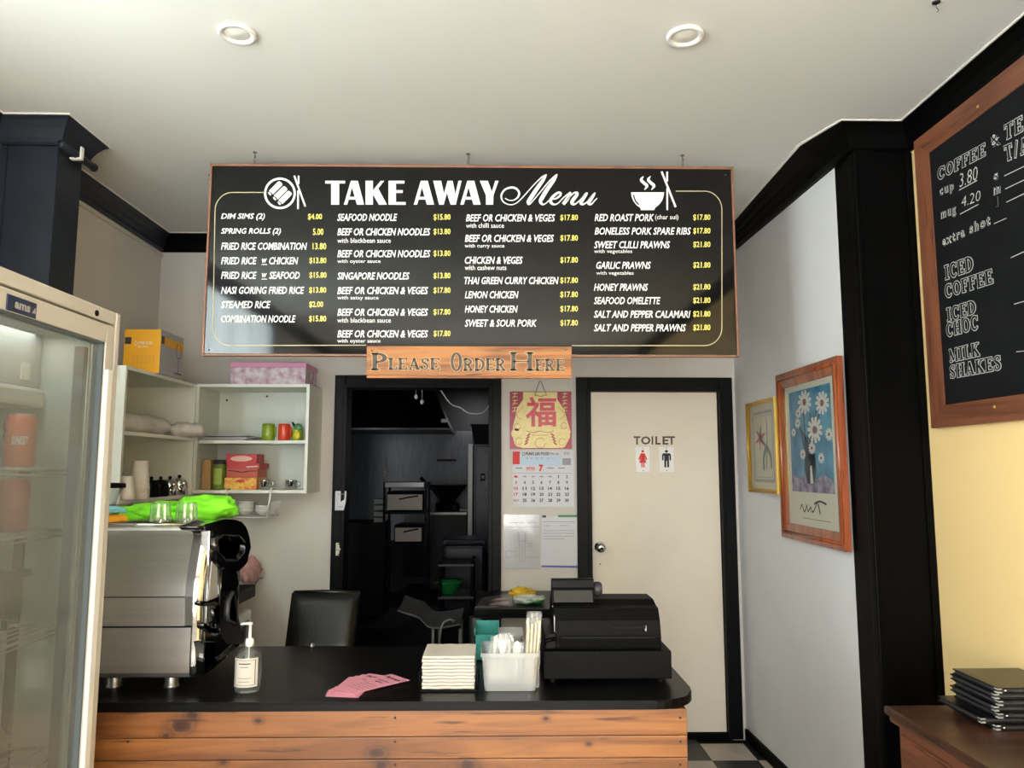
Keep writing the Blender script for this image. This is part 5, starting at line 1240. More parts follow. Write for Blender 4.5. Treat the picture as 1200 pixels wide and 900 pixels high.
solo(mb, 'pink_bag', mat('translucent_pink_bag', 'C99A96', .4, var=.2, vscale=20), 'crumpled pink plastic bag on the black bench', 'bag')
# black chair behind the counter
ch = thing('office_chair', 'black leather chair with its back to the counter', 'chair', (-.72, 3.38, 0))
b0, b1, t1, t0 = U(333, 765, Y=3.2), U(412, 765, Y=3.2), U(420, 695, Y=3.3), U(342, 695, Y=3.3)
def padded(u, v):
    p = (Vector(b0) * (1 - u) + Vector(b1) * u) * (1 - v) + (Vector(t0) * (1 - u) + Vector(t1) * u) * v
    e_ = (1 - abs(2 * u - 1) ** 8) * (1 - abs(2 * v - 1) ** 10); return p - Vector((0, .022 * e_, 0))
lo = b0.z
mb = MB().grid(padded, 18, 14, thick=(0, .05, 0)); mb.build('backrest', 'leather', ch)
mb = MB().tube([t0 + Vector((.004, .02, 0)), (t0 + t1) / 2 + Vector((0, .02, .003)), t1 + Vector((-.004, .02, 0))], .008, 8); mb.build('top_piping', 'leather', ch)
MB().box(-.94, -.5, 3.28, 3.72, .44, .52, .03).build('seat', 'leather', ch)
MB().box(-.76, -.68, 3.2, 3.32, .42, b0.z + .05, .01).build('back_bracket', 'kblack', ch)
MB().cyl((-.72, 3.48, .1), .03, .35, 14).build('gas_lift', 'kblack', ch)
for i in range(5):
    a_ = R(72 * i + 20); c_, s_ = math.cos(a_), math.sin(a_)
    lg = MB().tube([(-.72, 3.48, .11), (-.72 + .25 * c_, 3.48 + .25 * s_, .07)], [.022, .014], 8).build('leg', 'kblack', ch)
    MB().lathe([(.02, -.012), (.024, 0), (.02, .012)], (-.72 + .25 * c_, 3.48 + .25 * s_, .025), 12, 'X').build('caster', 'kblack', lg)
q = U(365, 755, Y=2.98)
kn_ = MB().lathe([(.012, CT + .001), (.014, CT + .008), (.006, CT + .018), (0, CT + .02)], (U(365, 757, Y=2.93).x, 2.935, 0), 12, caps=False)
solo(kn_, 'small_bell', 'dullsteel', 'small silver knob at the rear edge of the counter before the chair', 'bell')

# ================================================================== WALL: door bell, notice, calendar, documents
q0 = U(392.5, 655, Y=YB - .031); q1 = U(400.5, 639, Y=YB - .031)
dbx0, dbx1, dbz0, dbz1 = rect(393.5, 400.8, 636, 651, YB - .03)
t_ = thing('door_bell_switch', 'cream bell push plate on the black casing of the kitchen doorway', 'switch', ((dbx0 + dbx1) / 2, YB - .031, dbz0))
MB().box(dbx0, dbx1, YB - .037, YB - .031, dbz0, dbz1, .002).build('plate', 'matboard', t_)
c_ = ((dbx0 + dbx1) / 2, YB - .037, (dbz0 + dbz1) / 2)
MB().lathe([(.011, 0), (.009, -.006), (0, -.008)], c_, 16, 'Y', caps=False).build('button', 'whiteplastic', t_)
mb = MB(); 
for dz in (-.03, .03): mb.lathe([(.004, 0), (.003, -.002), (0, -.002)], (c_[0], c_[1], c_[2] + dz), 8, 'Y', caps=False)
mb.build('screw', 'kblack', t_)
nx0_, nx1_, nz0, nz1 = rect(392.5, 406, 575.5, 598, YB - .034)
mb = MB(); mb.grid(lambda u, v: (nx0_ + (nx1_ - nx0_) * u - (.012 * (1 - v) ** 3 * (u > .9)), YB - .036 - .012 * (1 - v) ** 2 * u, nz0 + (nz1 - nz0) * v), 6, 8, thick=(0, .001, 0))
nt = solo(mb, 'pinned_note', 'docpaper', 'small curling white notice stuck to the kitchen doorway casing', 'notice')
mb = MB(); P_ = lambda x, y: U(x, y, Y=YB - .044)
ribbon(mb, [(395, 579), (403, 579)], .6, P_); ribbon(mb, [(396, 594), (402, 594)], .8, P_); mb.build('print', 'greyink', nt)

# calendar
YC = YB - .012
Pc = lambda x, y: U(x, y, Y=YC - .002)
Pc2 = lambda x, y: U(x, y, Y=YC - .0035)
Pc3 = lambda x, y: U(x, y, Y=YC - .005)
cx0, cx1, cz0, cz1 = rect(597.5, 669.5, 459, 526, YC)
cal = thing('wall_calendar', 'red and gold wall calendar with a large character hanging between the doorways', 'calendar', ((cx0 + cx1) / 2, YC, cz0))
MB().box(cx0, cx1, YC - .0015, YC + .003, cz0, cz1).build('header_card', 'calred', cal)
mb = MB()
poly(mb, [(613, 459.5), (653, 459.5), (653, 468), (661, 480), (664, 490), (667, 500), (668, 512), (664, 520), (655, 525), (612, 525), (603, 520), (600, 508), (602, 496), (604, 488), (606, 478), (613, 468)], Pc)
for x, y, r_ in ((606, 500, 5), (605, 508, 6), (609, 518, 6), (661, 498, 5), (663, 506, 5.5), (658, 519, 6)): poly(mb, [(x + r_ * math.cos(R(i * 30)), y + r_ * math.sin(R(i * 30))) for i in range(12)], lambda x_, y_: Pc(x_, y_) - Vector((0, .0004, 0)))
for cx_ in (603.5, 662): 
    for yy in (463.5, 471.5, 480): ribbon(mb, [(cx_ - 3, yy - 2), (cx_ + 3, yy - 2.4)], .8, Pc); ribbon(mb, [(cx_, yy - 3.5), (cx_ - .5, yy + 2), (cx_ - 3, yy + 3)], .8, Pc); ribbon(mb, [(cx_ - 2.6, yy + 1), (cx_ + 3, yy + 1.5)], .7, Pc)
mb.build('gold_print', 'calgold', cal)
mb = MB(); tpx(mb, '\u798f', 616, 652, 465, 500, Pc2, off=.022); mb.build('big_character', mat('bright_red_foil', 'C8203C', .35), cal)
mb = MB(); random.seed(3)
for x, y, r_ in ((606, 500, 3.5), (608, 517, 4), (661, 499, 3.5), (659, 518, 4), (633, 519, 6)): ribbon(mb, arc(x, y, r_, r_, 0, 330, 14), .5, Pc2)
ribbon(mb, spline([(617, 505), (625, 507), (633, 505), (641, 507), (649, 505)]), .7, Pc2); ribbon(mb, [(623, 510), (643, 510)], .6, Pc2)
for sx in (-1, 1):
    for i in range(4): ribbon(mb, [(633.5 + sx * (12 + i), 508 + i * 3.4), (633.5 + sx * (16 + i), 511 + i * 3.4)], 1.6, Pc2)
    ribbon(mb, spline([(633.5 + sx * 20, 476), (633.5 + sx * 28, 486), (633.5 + sx * 22, 492)]), .5, Pc2)
mb.build('ornament_print', mat('dark_red_print', 'A83040', .5), cal)
mb = MB(); a = U(626.5, 463, Y=YC - .003); b = U(640.5, 463, Y=YC - .003); n_ = U(633, 447, Y=YB - .006)
mb.tube([a, (n_.x - .004, n_.y, n_.z), (n_.x + .004, n_.y, n_.z), b], .0015, 6); mb.tube([a, (a + b) / 2 + Vector((0, 0, -.008)), b], .0015, 6); mb.tube([(n_.x, YB, n_.z + .003), (n_.x, YB - .012, n_.z + .003)], .0025, 6)
mb.build('hanging_cord', 'kblack', cal)
px0_, px1_, pz0, pz1 = rect(600.5, 672.5, 527, 594.5, YC)
pg = MB(); pg.box(px0_, px1_, YC - .001, YC + .006, pz0, pz1); page = pg.build('date_pad', 'docpaper', cal)
MB().quadbox(Pc(610, 534.5), Pc(658, 534.5), Pc(658, 545.5), Pc(610, 545.5), (0, .0005, 0)).build('blue_print', 'calblue', page)
blk = MB(); red = MB(); gry = MB()
tpx(blk, 'FUNG LEA FOOD', 616, 644, 529.8, 533.6, Pc2, off=.03, shear=.15); tpx(blk, 'Pty Ltd', 645.5, 654.5, 530.3, 533.8, Pc2, off=.01)
ribbon(blk, arc(613.5, 532, 1.5, 1.8, 0, 360, 12), .5, Pc2)
for x in (662, 665.5): ribbon(blk, arc(x, 531.5, 1.2, 1.5, 0, 360, 10), .4, Pc2)
poly(red, [(600.8, 529), (609, 529), (609, 544), (600.8, 544)], Pc); poly(gry, [(659, 537), (669, 537), (669, 545), (659, 545)], Pc)
tpx(red, '2022', 616.5, 627, 547, 550, Pc2, off=.03); ribbon(red, [(616.5, 551), (627, 551)], .4, Pc2); tpx(red, '7', 631.5, 636.5, 544.5, 552.5, Pc2, off=.06)
for i, x in enumerate((617, 622, 628, 634, 641, 647)): tpx((red if i % 2 else blk), 'o', x, x + 2, 536.5, 538, Pc2)
ribbon(gry, [(601, 554.6), (670.5, 554.6)], .5, Pc2); 
for x in (604, 641, 654): ribbon(gry, [(x, 548.5), (x + 8, 548.5)], 1.6, Pc2)
xs_ = [604.6, 614.8, 624.8, 634.6, 644.6, 654.4, 664.3]; ysn = [558.5, 565.3, 572.3, 579.3, 586.3]
d = 1
rows = [[None] * 5 + [1, 2], list(range(3, 10)), list(range(10, 17)), list(range(17, 24)), list(range(24, 31))]
for r_, row_ in enumerate(rows):
    for c_i, n in enumerate(row_):
        x, y = xs_[c_i], ysn[r_]
        if n is None: ribbon(red if c_i == 0 else gry, [(x - 2, y), (x + 2, y)], 2.4 if c_i == 0 else 1.6, Pc2); continue
        s_ = str(n); w_ = (.9 if n == 1 else 2.0) if len(s_) == 1 else 4.6
        if r_ == 4 and c_i == 0: tpx(red, '24/31', x - 3, x + 3, y - 1.4, y + 1.4, Pc2, off=.01); continue
        tpx(red if c_i == 0 else blk, s_, x - w_ / 2, x + w_ / 2, y - 1.9, y + 1.9, Pc2, off=.03)
blk.build('black_print', 'darkink', page); red.build('red_print', 'redink', page); gry.build('grey_print', 'greyink', page)

# documents in sleeves
def doc(px0, px1, py0, py1, lab, fn):
    x0, x1, z0, z1 = rect(px0, px1, py0, py1, YB - .006)
    t_ = thing('wall_document', lab, 'document', ((x0 + x1) / 2, YB - .006, z0), group='documents pinned to the back wall')
    MB().box(x0, x1, YB - .004, YB - .002, z0, z1).build('sheet', 'docpaper', t_)
    P = lambda x, y: U(x, y, Y=YB - .005); mb = MB(); fn(mb, P); mb.build('print', 'greyink', t_)
    return t_
def f1(mb, P):
    ribbon(mb, [(592, 617.5), (631, 617.5)], .5, P); ribbon(mb, [(597, 612.5), (613, 612.5)], 1, P); ribbon(mb, [(617, 612), (628, 612.5)], .6, P)
    for x0, x1, y0, y1 in ((608.5, 615, 623, 658), (607, 616, 619, 634), (608.5, 612, 640, 653), (593, 605, 646, 653)):
        ribbon(mb, [(x0, y0), (x1, y0)], .4, P); ribbon(mb, [(x0, y1), (x1, y1)], .4, P); ribbon(mb, [(x0, y0), (x0, y1)], .4, P); ribbon(mb, [(x1, y0), (x1, y1)], .4, P)
    for y in (637, 640): ribbon(mb, [(619, y), (625, y)], .6, P)
    ribbon(mb, [(617, 653), (630, 653)], .4, P)
t_ = doc(590.5, 632, 604.5, 666.5, 'glossy sleeved floor plan sheet below the calendar, the left document', f1)
x0, x1, z0, z1 = rect(590, 632.5, 603, 667, YB - .008); mb = MB(); mb.grid(lambda u, v: (x0 + (x1 - x0) * u, YB - .009 - .003 * math.sin(u * 5 + v * 8) * (1 - abs(2 * u - 1)), z0 + (z1 - z0) * v), 10, 14); mb.build('plastic_sleeve', 'film', t_)
def f2(mb, P):
    for y, a_, b_ in ((611.5, 636, 674), (616, 638, 645), (616, 656, 666), (621.8, 637, 673), (625, 637, 673), (628.5, 637, 673), (631.5, 636, 662), (664, 637, 668)): ribbon(mb, [(a_, y), (b_, y)], .6, P)
t_ = doc(634.5, 676.5, 605.5, 664, 'white form sheets clipped to the wall, the right document', f2)
MB().quadbox(U(634.5, 664.5, Y=YB - .0035), U(677, 665.5, Y=YB - .0035), U(677, 663, Y=YB - .0035), U(634.5, 662.5, Y=YB - .0035), (0, -.002, 0)).build('blue_edge', mat('blue_edge_print', '5A5AA0', .6), t_)
mb = MB(); fbox(mb, 654, 676.5, 603.5, 606, YB - .007, .004); mb.build('green_clip', 'greenbowl', t_)
mb = MB(); fbox(mb, 635.5, 640, 604, 606.5, YB - .007, .004); mb.build('clip', 'dark_grey', t_)

# ================================================================== BLACK DESK behind the counter
DKZ = .845; DK0 = 3.98
dx0 = U(555, 718, Y=DK0).x; DKX1 = .49
dk = thing('side_desk', 'black desk against the back wall between the two doorways', 'desk', ((dx0 + DKX1) / 2, 4.25, 0))
zt2 = U(600, 713, Y=DK0).z; zb3 = U(600, 722, Y=DK0).z
MB().box(dx0, DKX1, DK0, YB - .04, zb3, zt2, .004).build('desk_top', 'worktop', dk)
MB().box(dx0 + .01, DKX1 - .01, DK0 + .005, YB - .05, zb3 - .012, zb3).build('edge_shadow_strip', 'kblack', dk)  # black strip modelled as the shade under the desk edge
q = U(553.5, 735, Y=DK0 + .02)
for x, y in ((q.x + .012, DK0 + .05), (DKX1 - .06, DK0 + .05), (q.x + .03, YB - .1), (DKX1 - .06, YB - .1)):
    MB().cyl((x, y, 0), .031, zb3 - .012, 20).build('leg', 'dullsteel' if x < 0.2 and y < 4.2 else 'kblack', dk)
# magazine and colourful packet
a, b, c2, d2 = U(557, 712, Z=zt2), U(600, 711, Z=zt2), U(600, 697, Z=zt2), U(566, 701, Z=zt2)
mg = thing('magazine', 'glossy magazine in clear film lying on the black desk', 'magazine', tuple((a + c2) / 2))
MB().quadbox(a, b, c2, d2, (0, 0, .006)).build('cover', mat('magazine_cover', '6A6664', .25, var=.7, vscale=18, col2='2A2426'), mg)
mb = MB()
for t0_, t1_, m_ in ((.1, .35, 0), (.5, .7, 1)):
    l0, l1 = a.lerp(d2, t0_), b.lerp(c2, t0_); mb.quadbox(l0.lerp(l1, .35) + Vector((0, 0, .0062)), l0.lerp(l1, .92) + Vector((0, 0, .0062)), a.lerp(d2, t1_).lerp(b.lerp(c2, t1_), .9) + Vector((0, 0, .0062)), a.lerp(d2, t1_).lerp(b.lerp(c2, t1_), .5) + Vector((0, 0, .0062)), (0, 0, .0006))
mb.build('cover_print', mat('magazine_print', 'A88A88', .3), mg)
q = U(618, 705, Y=4.15)
pk = thing('snack_packet', 'yellow, white and green foil packet beside the magazine', 'packet', (q.x, 4.15, zt2))
mb = MB(); lump(mb, (q.x + .01, 4.12, zt2 + .022), (.085, .06, .025), .25, 2.5, 7, flat=zt2 + .001); mb.build('green_foil', mat('green_foil', '1E6A3A', .35, col2='E6E8E2', vscale=9, stretch=(1, 1, 3)), pk)
mb = MB(); lump(mb, (q.x - .03, 4.17, zt2 + .05), (.065, .04, .028), .4, 2.5, 3, flat=zt2 + .001); mb.build('yellow_foil', mat('yellow_foil', 'E0B62A', .35, var=.3, vscale=20), pk)

# ================================================================== PICTURES ON THE RIGHT WALL
def frame_x(X0, Y0, Y1, z0, z1, w_, d, mh, mv, par, bev=.004):
    """picture frame on a wall facing -X: Y0 far, Y1 near"""
    for nm, pts, m_ in (('frame_rail', [(Y0, z1), (Y1, z1), (Y1 + w_, z1 - w_), (Y0 - w_, z1 - w_)], mh), ('frame_rail', [(Y0, z0), (Y1, z0), (Y1 + w_, z0 + w_), (Y0 - w_, z0 + w_)], mh),
                       ('frame_stile', [(Y0, z0), (Y0, z1), (Y0 - w_, z1 - w_), (Y0 - w_, z0 + w_)], mv), ('frame_stile', [(Y1, z0), (Y1, z1), (Y1 + w_, z1 - w_), (Y1 + w_, z0 + w_)], mv)):
        mb = MB(); o = [Vector((X0, a, b)) for a, b in pts]
        i_ = [Vector((X0 + d * .25, o[0].y * .0 + p.y, p.z)) for p in o]
        # outer edge proud, stepping down to the picture
        A = o; n = Vector((d, 0, 0))
        c_ = [o[0], o[1], o[2] + Vector((d * .45, 0, 0)), o[3] + Vector((d * .45, 0, 0))]
        mb.add(c_ + [Vector((X0 + d, p.y, p.z)) for p in o], [(0, 1, 2, 3), (7, 6, 5, 4), (0, 4, 5, 1), (1, 5, 6, 2), (2, 6, 7, 3), (3, 7, 4, 0)])
        # raised bead in the middle of the moulding
        m0 = (c_[0] * .62 + c_[3] * .38); m1 = (c_[1] * .62 + c_[2] * .38)
        mb.tube([m0, m1], w_ * .12, 8)
        mb.build(nm, m_, par)
X_ = XR - .052
pic = thing('flower_poster', 'large framed poster of white daisies in a vase on the right wall', 'picture', (X_, 3.44, 1.225))
Y0, Y1, z0, z1 = 3.80, 3.125, 1.222, 2.052
Y0 = U(912, 549, X=X_).y - .01; Y1 = U(986, 549, X=X_).y; z1 = U(946, 428, X=X_).z; z0 = U(958, 639, X=X_).z
frame_x(X_, Y0, Y1, z0, z1, .075, .027, 'red_frame', 'red_frame', pic)
def PX(xx): return lambda u, v: Vector((xx, (Y0 - .07) + (Y1 - Y0 + .14) * u, z0 + .07 + (z1 - z0 - .14) * v))
B = PX(X_ + .018); MB().quadbox(B(0, 0), B(1, 0), B(1, 1), B(0, 1), (.006, 0, 0)).build('mat_board', 'matboard', pic)
B = PX(X_ + .0172); mb = MB(); poly(mb, [(.1, .24), (.93, .24), (.93, .95), (.1, .95)], B); mb.build('blue_print', mat('poster_blue', '4E96B4', .5, col2='2E6E90', vscale=9), pic)
B = PX(X_ + .0166); mb = MB(); poly(mb, [(.1, .24), (.93, .24), (.93, .32), (.75, .36), (.6, .33), (.45, .37), (.25, .33), (.1, .36)], B); mb.build('violet_print', mat('poster_violet', '5A5070', .5, col2='A8A0B4', vscale=20), pic)
B = PX(X_ + .016); mb = MB(); random.seed(5)
for i in range(9): ribbon(mb, spline([(.5 + random.uniform(-.04, .04), .3), (.48 + random.uniform(-.08, .08), .5), (random.uniform(.25, .8), random.uniform(.62, .85))]), .025, B)
poly(mb, [(.42, .3), (.58, .3), (.62, .4), (.6, .5), (.54, .56), (.46, .56), (.4, .5), (.38, .4)], B)
mb.build('stem_print', mat('poster_dark_teal', '2A4A5A', .5, var=.3, vscale=20), pic)
B = PX(X_ + .0154); mb = MB(); fl_ = [(.44, .86, .14), (.78, .83, .13), (.62, .66, .15), (.28, .72, .06), (.3, .79, .06), (.18, .66, .05), (.55, .54, .07), (.72, .47, .06), (.36, .5, .06), (.88, .62, .07)]
for x, y, r_ in fl_:
    for i in range(11):
        a_ = R(i * 33 + 10); c_, s_ = math.cos(a_), math.sin(a_)
        poly(mb, [(x + c_ * r_ * .25 - s_ * r_ * .13, y + (s_ * r_ * .25 + c_ * r_ * .13) * .62), (x + c_ * r_ * .9 - s_ * r_ * .16, y + (s_ * r_ * .9 + c_ * r_ * .16) * .62), (x + c_ * r_, y + s_ * r_ * .62), (x + c_ * r_ * .9 + s_ * r_ * .16, y + (s_ * r_ * .9 - c_ * r_ * .16) * .62), (x + c_ * r_ * .25 + s_ * r_ * .13, y + (s_ * r_ * .25 - c_ * r_ * .13) * .62)], B)
poly(mb, [(.49, .3), (.55, .3), (.53, .42), (.5, .42)], B); mb.build('petal_print', mat('poster_white', 'D8D6CC', .5), pic)
B = PX(X_ + .0148); mb = MB()
for x, y, r_ in fl_: poly(mb, [(x + .28 * r_ * math.cos(R(i * 36)), y + .18 * r_ * math.sin(R(i * 36))) for i in range(10)], B)
mb.build('centre_print', mat('poster_brown', '7A4A3A', .5), pic)
mb = MB(); ribbon(mb, spline([(.26, .115), (.3, .15), (.34, .105), (.38, .125), (.4, .15), (.42, .11), (.46, .13), (.48, .14), (.5, .11), (.54, .12), (.6, .17)]), .011, B); ribbon(mb, spline([(.55, .165), (.66, .185), (.78, .17)]), .014, B); ribbon(mb, [(.62, .17), (.66, .1)], .018, B); ribbon(mb, [(.3, .06), (.85, .06)], .003, B); mb.build('signature', 'darkink', pic)
B = PX(X_ + .012); MB().add([B(0, 0), B(1, 0), B(1, 1), B(0, 1)], [(0, 1, 2, 3)]).build('glazing', 'pglass', pic)

X_ = XRB - .02
p2 = thing('botanical_print', 'small gold framed print of a pink flower near the toilet door', 'picture', (X_, 4.0, 1.43))
Y0 = U(876, 549, X=X_).y; Y1 = U(912, 549, X=X_).y + .03; z1 = U(895, 468, X=X_).z; z0 = U(899, 578, X=X_).z
Y0 = min(Y0, 4.36)
frame_x(X_, Y0, Y1, z0, z1, .02, .027, 'gold', 'gold', p2)
def PY(xx): return lambda u, v: Vector((xx, (Y0 - .018) + (Y1 - Y0 + .036) * u, z0 + .018 + (z1 - z0 - .036) * v))
B = PY(X_ + .018); MB().quadbox(B(0, 0), B(1, 0), B(1, 1), B(0, 1), (.006, 0, 0)).build('mat_board', 'matboard', p2)
B = PY(X_ + .0172); mb = MB()
for a_, c_ in ((.14, .1), (.2, .14)): 
    for s_ in (([(a_, c_), (1 - a_, c_)]), ([(a_, 1 - c_), (1 - a_, 1 - c_)]), ([(a_, c_), (a_, 1 - c_)]), ([(1 - a_, c_), (1 - a_, 1 - c_)])): ribbon(mb, s_, .035 if a_ < .18 else .008, B)
mb.build('border_print', 'lightgrey', p2)
B = PY(X_ + .0166); mb = MB()
for i in range(6): a_ = R(60 * i + 20); ribbon(mb, [(.4, .6), (.4 + .2 * math.cos(a_), .6 + .15 * math.sin(a_))], [.07, .02], B)
ribbon(mb, [(.4, .6), (.42, .74)], [.05, .02], B); ribbon(mb, [(.66, .72), (.64, .85)], [.05, .015], B); mb.build('flower_print', mat('pink_flower_ink', 'C87A84', .6), p2)
mb = MB(); ribbon(mb, spline([(.6, .24), (.64, .5), (.66, .72)]), .03, B); ribbon(mb, spline([(.5, .22), (.5, .36), (.58, .46), (.62, .5)]), [.06] * 19, B); ribbon(mb, spline([(.78, .24), (.76, .38), (.68, .46), (.64, .48)]), [.06] * 19, B); ribbon(mb, [(.64, .5), (.42, .58)], .02, B)
mb.build('leaf_print', mat('green_leaf_ink', '7A8C7C', .6), p2)
B = PY(X_ + .012); MB().add([B(0, 0), B(1, 0), B(1, 1), B(0, 1)], [(0, 1, 2, 3)]).build('glazing', 'pglass', p2)

# ================================================================== CHALKBOARD
XC = XY - .03; CH0 = U(1070, 300, X=XC).y; 
zt4 = U(1071, 166, X=XC).z; zb4 = U(1089, 502, X=XC).z; yl = U(1070.5, 166, X=XC).y; yr = 1.3
cb = thing('chalkboard_menu', 'large chalk drinks menu in a brown wooden frame on the yellow wall', 'chalkboard', (XC, 2.06, zb4))
wF = .085
for nm, pts, m_ in (('frame_rail', [(yl, zt4), (yr, zt4), (yr + wF, zt4 - wF), (yl - wF, zt4 - wF)], None), ('frame_rail', [(yl, zb4), (yr, zb4), (yr + wF, zb4 + wF), (yl - wF, zb4 + wF)], None),
                   ('frame_stile', [(yl, zb4), (yl, zt4), (yl - wF, zt4 - wF), (yl - wF, zb4 + wF)], 1), ('frame_stile', [(yr, zb4), (yr, zt4), (yr + wF, zt4 - wF), (yr + wF, zb4 + wF)], 1)):
    o = [Vector((XC, a, b)) for a, b in pts]; c_ = [o[0], o[1], o[2] + Vector((.008, 0, 0)), o[3] + Vector((.008, 0, 0))]
    mb = MB(); mb.add(c_ + [Vector((XY - .001, p.y, p.z)) for p in o], [(0, 1, 2, 3), (7, 6, 5, 4), (0, 4, 5, 1), (1, 5, 6, 2), (2, 6, 7, 3), (3, 7, 4, 0)])
    mb.build(nm, wood('brown_stained_frame', '7E4C34', '5C3422', '46261A', .42, 'Z' if m_ else 'Y', 1, gloss=.2), cb)
XCB = XC + .012
MB().box(XCB, XY - .002, yr + wF - .005, yl - wF + .005, zb4 + wF - .005, zt4 - wF + .005).build('slate', 'chalkboard', cb)
mb = MB()
for px, py in ((1146, 125), (1165.5, 477)):
    q = U(px, py, X=XC); mb.lathe([(.006, 0), (.006, -.002), (0, -.003)], tuple(q), 10, 'X', caps=False)
mb.build('screw', 'gold', cb)
Pk = lambda x, y: U(x, y, X=XCB - .0012)
def slabpx(txt, bl, br, tl, wk=.075):
    o = Pk(*bl); u = Pk(*br) - o; v = Pk(*tl) - o
    slab(chalk, txt, o, u, v, ext=.055, gap=.12); slab(chalk2, txt, o, u, v, ext=0.0, gap=.12, lift=(-.0008, 0, 0))
def bub(txt, bl, br, tl):
    o = Pk(*bl); u = Pk(*br) - o; v = Pk(*tl) - o
    lettering(chalk, txt, o, u, v, off=.045, spacing=1.35); lettering(chalk2, txt, o + u * .005 + v * .01 + Vector((-.0008, 0, 0)), u * .99, v * .98, off=-.006, spacing=1.35)
chalk = MB(); chalk2 = MB()
slabpx('COFFEE', (1099.3, 211.3), (1154.9, 182.2), (1099, 197.8))
slabpx('TEA', (1177.5, 164.7), (1212.5, 146), (1176.8, 147.2)); slabpx('T/A', (1178.7, 189.2), (1206.7, 177.5), (1176.3, 171.7))
bub('&', (1161.2, 173.5), (1172.8, 169.3), (1159.5, 157.7))
for t_, a, b, c_ in (('cup', (1101.2, 232.8), (1118.5, 225.3), (1100.5, 221.8)), ('mug', (1102.8, 260.3), (1120.8, 253.3), (1102.1, 248.7)), ('s', (1164.7, 212.5), (1169.8, 210.2), (1164.2, 203.2)), ('m', (1164, 229.5), (1172.8, 225.8), (1163.7, 220.2)), ('l', (1167, 242.8), (1169.8, 241.7), (1166.5, 231.2)), ('extra shot', (1104, 289.5), (1160.7, 263.8), (1103.5, 277.8))): bub(t_, a, b, c_)
slabpx('ICED', (1107.6, 328), (1141, 316.6), (1106.2, 312)); slabpx('COFFEE', (1108.4, 349.3), (1164.2, 331.6), (1106.9, 334.4))
slabpx('ICED', (1110, 376.7), (1144, 367), (1108.7, 361.8)); slabpx('CHOC', (1109.8, 394.8), (1146.8, 385.6), (1108.7, 379.5))
slabpx('MILK', (1113.3, 424.7), (1148.5, 416.9), (1112, 409.8)); slabpx('SHAKES', (1113.7, 443.6), (1173.8, 432.9), (1112.6, 428.6))
for t_, a, b, c_ in (('3.80', (1124.5, 219.7), (1146, 210.2), (1123.8, 204.3)), ('4.20', (1126.9, 242.8), (1149.5, 234.7), (1126.2, 231.2))):
    o = Pk(*a); lettering(chalk, t_, o, Pk(*b) - o, Pk(*c_) - o, off=-.014, shear=.15)
Z1 = lambda x, y: (1090 + x / 4.286, 90 + y / 4.286); Z2 = lambda x, y: (1060 + x / 2.8125, 200 + y / 2.8125)
for a, b in ((Z1(145, 570), Z1(236, 520)), (Z1(150, 690), Z1(243, 640)), (Z1(372, 498), Z1(600, 388)), (Z1(378, 563), Z1(600, 457)), (Z1(382, 630), Z1(600, 526)), (Z1(320, 738), Z1(383, 710)), (Z2(350, 287), Z2(440, 246)), (Z2(361, 440), Z2(440, 417)), (Z2(368, 597), Z2(440, 590))):
    ribbon(chalk, [a, b], .9, Pk)
chalk.build('chalk_lettering', 'chalk', cb); chalk2.build('letter_infill', 'chalkboard', cb)

# ================================================================== SIDEBOARD AND MENU FOLDERS
SZ = .78; q = U(1035, 826, Z=SZ); SX0, SY1 = q.x, q.y
sb_ = thing('sideboard', 'dark stained timber sideboard against the yellow wall', 'sideboard', ((SX0 + XY) / 2, SY1 - .7, 0))
MB().box(SX0, XY - .02, .9, SY1, SZ - .028, SZ, .009).build('top', 'side_wood', sb_)
MB().box(SX0 + .012, XY - .025, .91, SY1 - .01, SZ - .05, SZ - .028, .008).build('moulding', 'side_wood2', sb_)
MB().box(SX0 + .035, XY - .03, .93, SY1 - .03, .08, SZ - .05).build('carcass', 'side_wood2', sb_)
for i in range(3):
    y1 = SY1 - .06 - i * .55; y0 = y1 - .5
    d_ = MB().box(SX0 + .022, SX0 + .035, y0, y1, .55, SZ - .075, .005).build('drawer', 'side_wood2', sb_)
    MB().ball((SX0 + .012, (y0 + y1) / 2, .63), .014).build('knob', 'gold', d_)
    MB().box(SX0 + .022, SX0 + .035, y0, y1, .12, .53, .005).build('door', 'side_wood2', sb_)
mb = MB()
for x in (SX0 + .07, XY - .07):
    for y in (.97, SY1 - .07): mb.box(x - .025, x + .025, y - .025, y + .025, 0, .08)
mb.build('feet', 'side_wood2', sb_)
ff = U(1172, 857, Z=SZ); fy0 = ff.y; fx0 = ff.x
top_z = U(1172, 806, Y=fy0).z; nF = 7; hF = (top_z - SZ - .001) / nF
fyb = U(1105, 783, Z=top_z).y
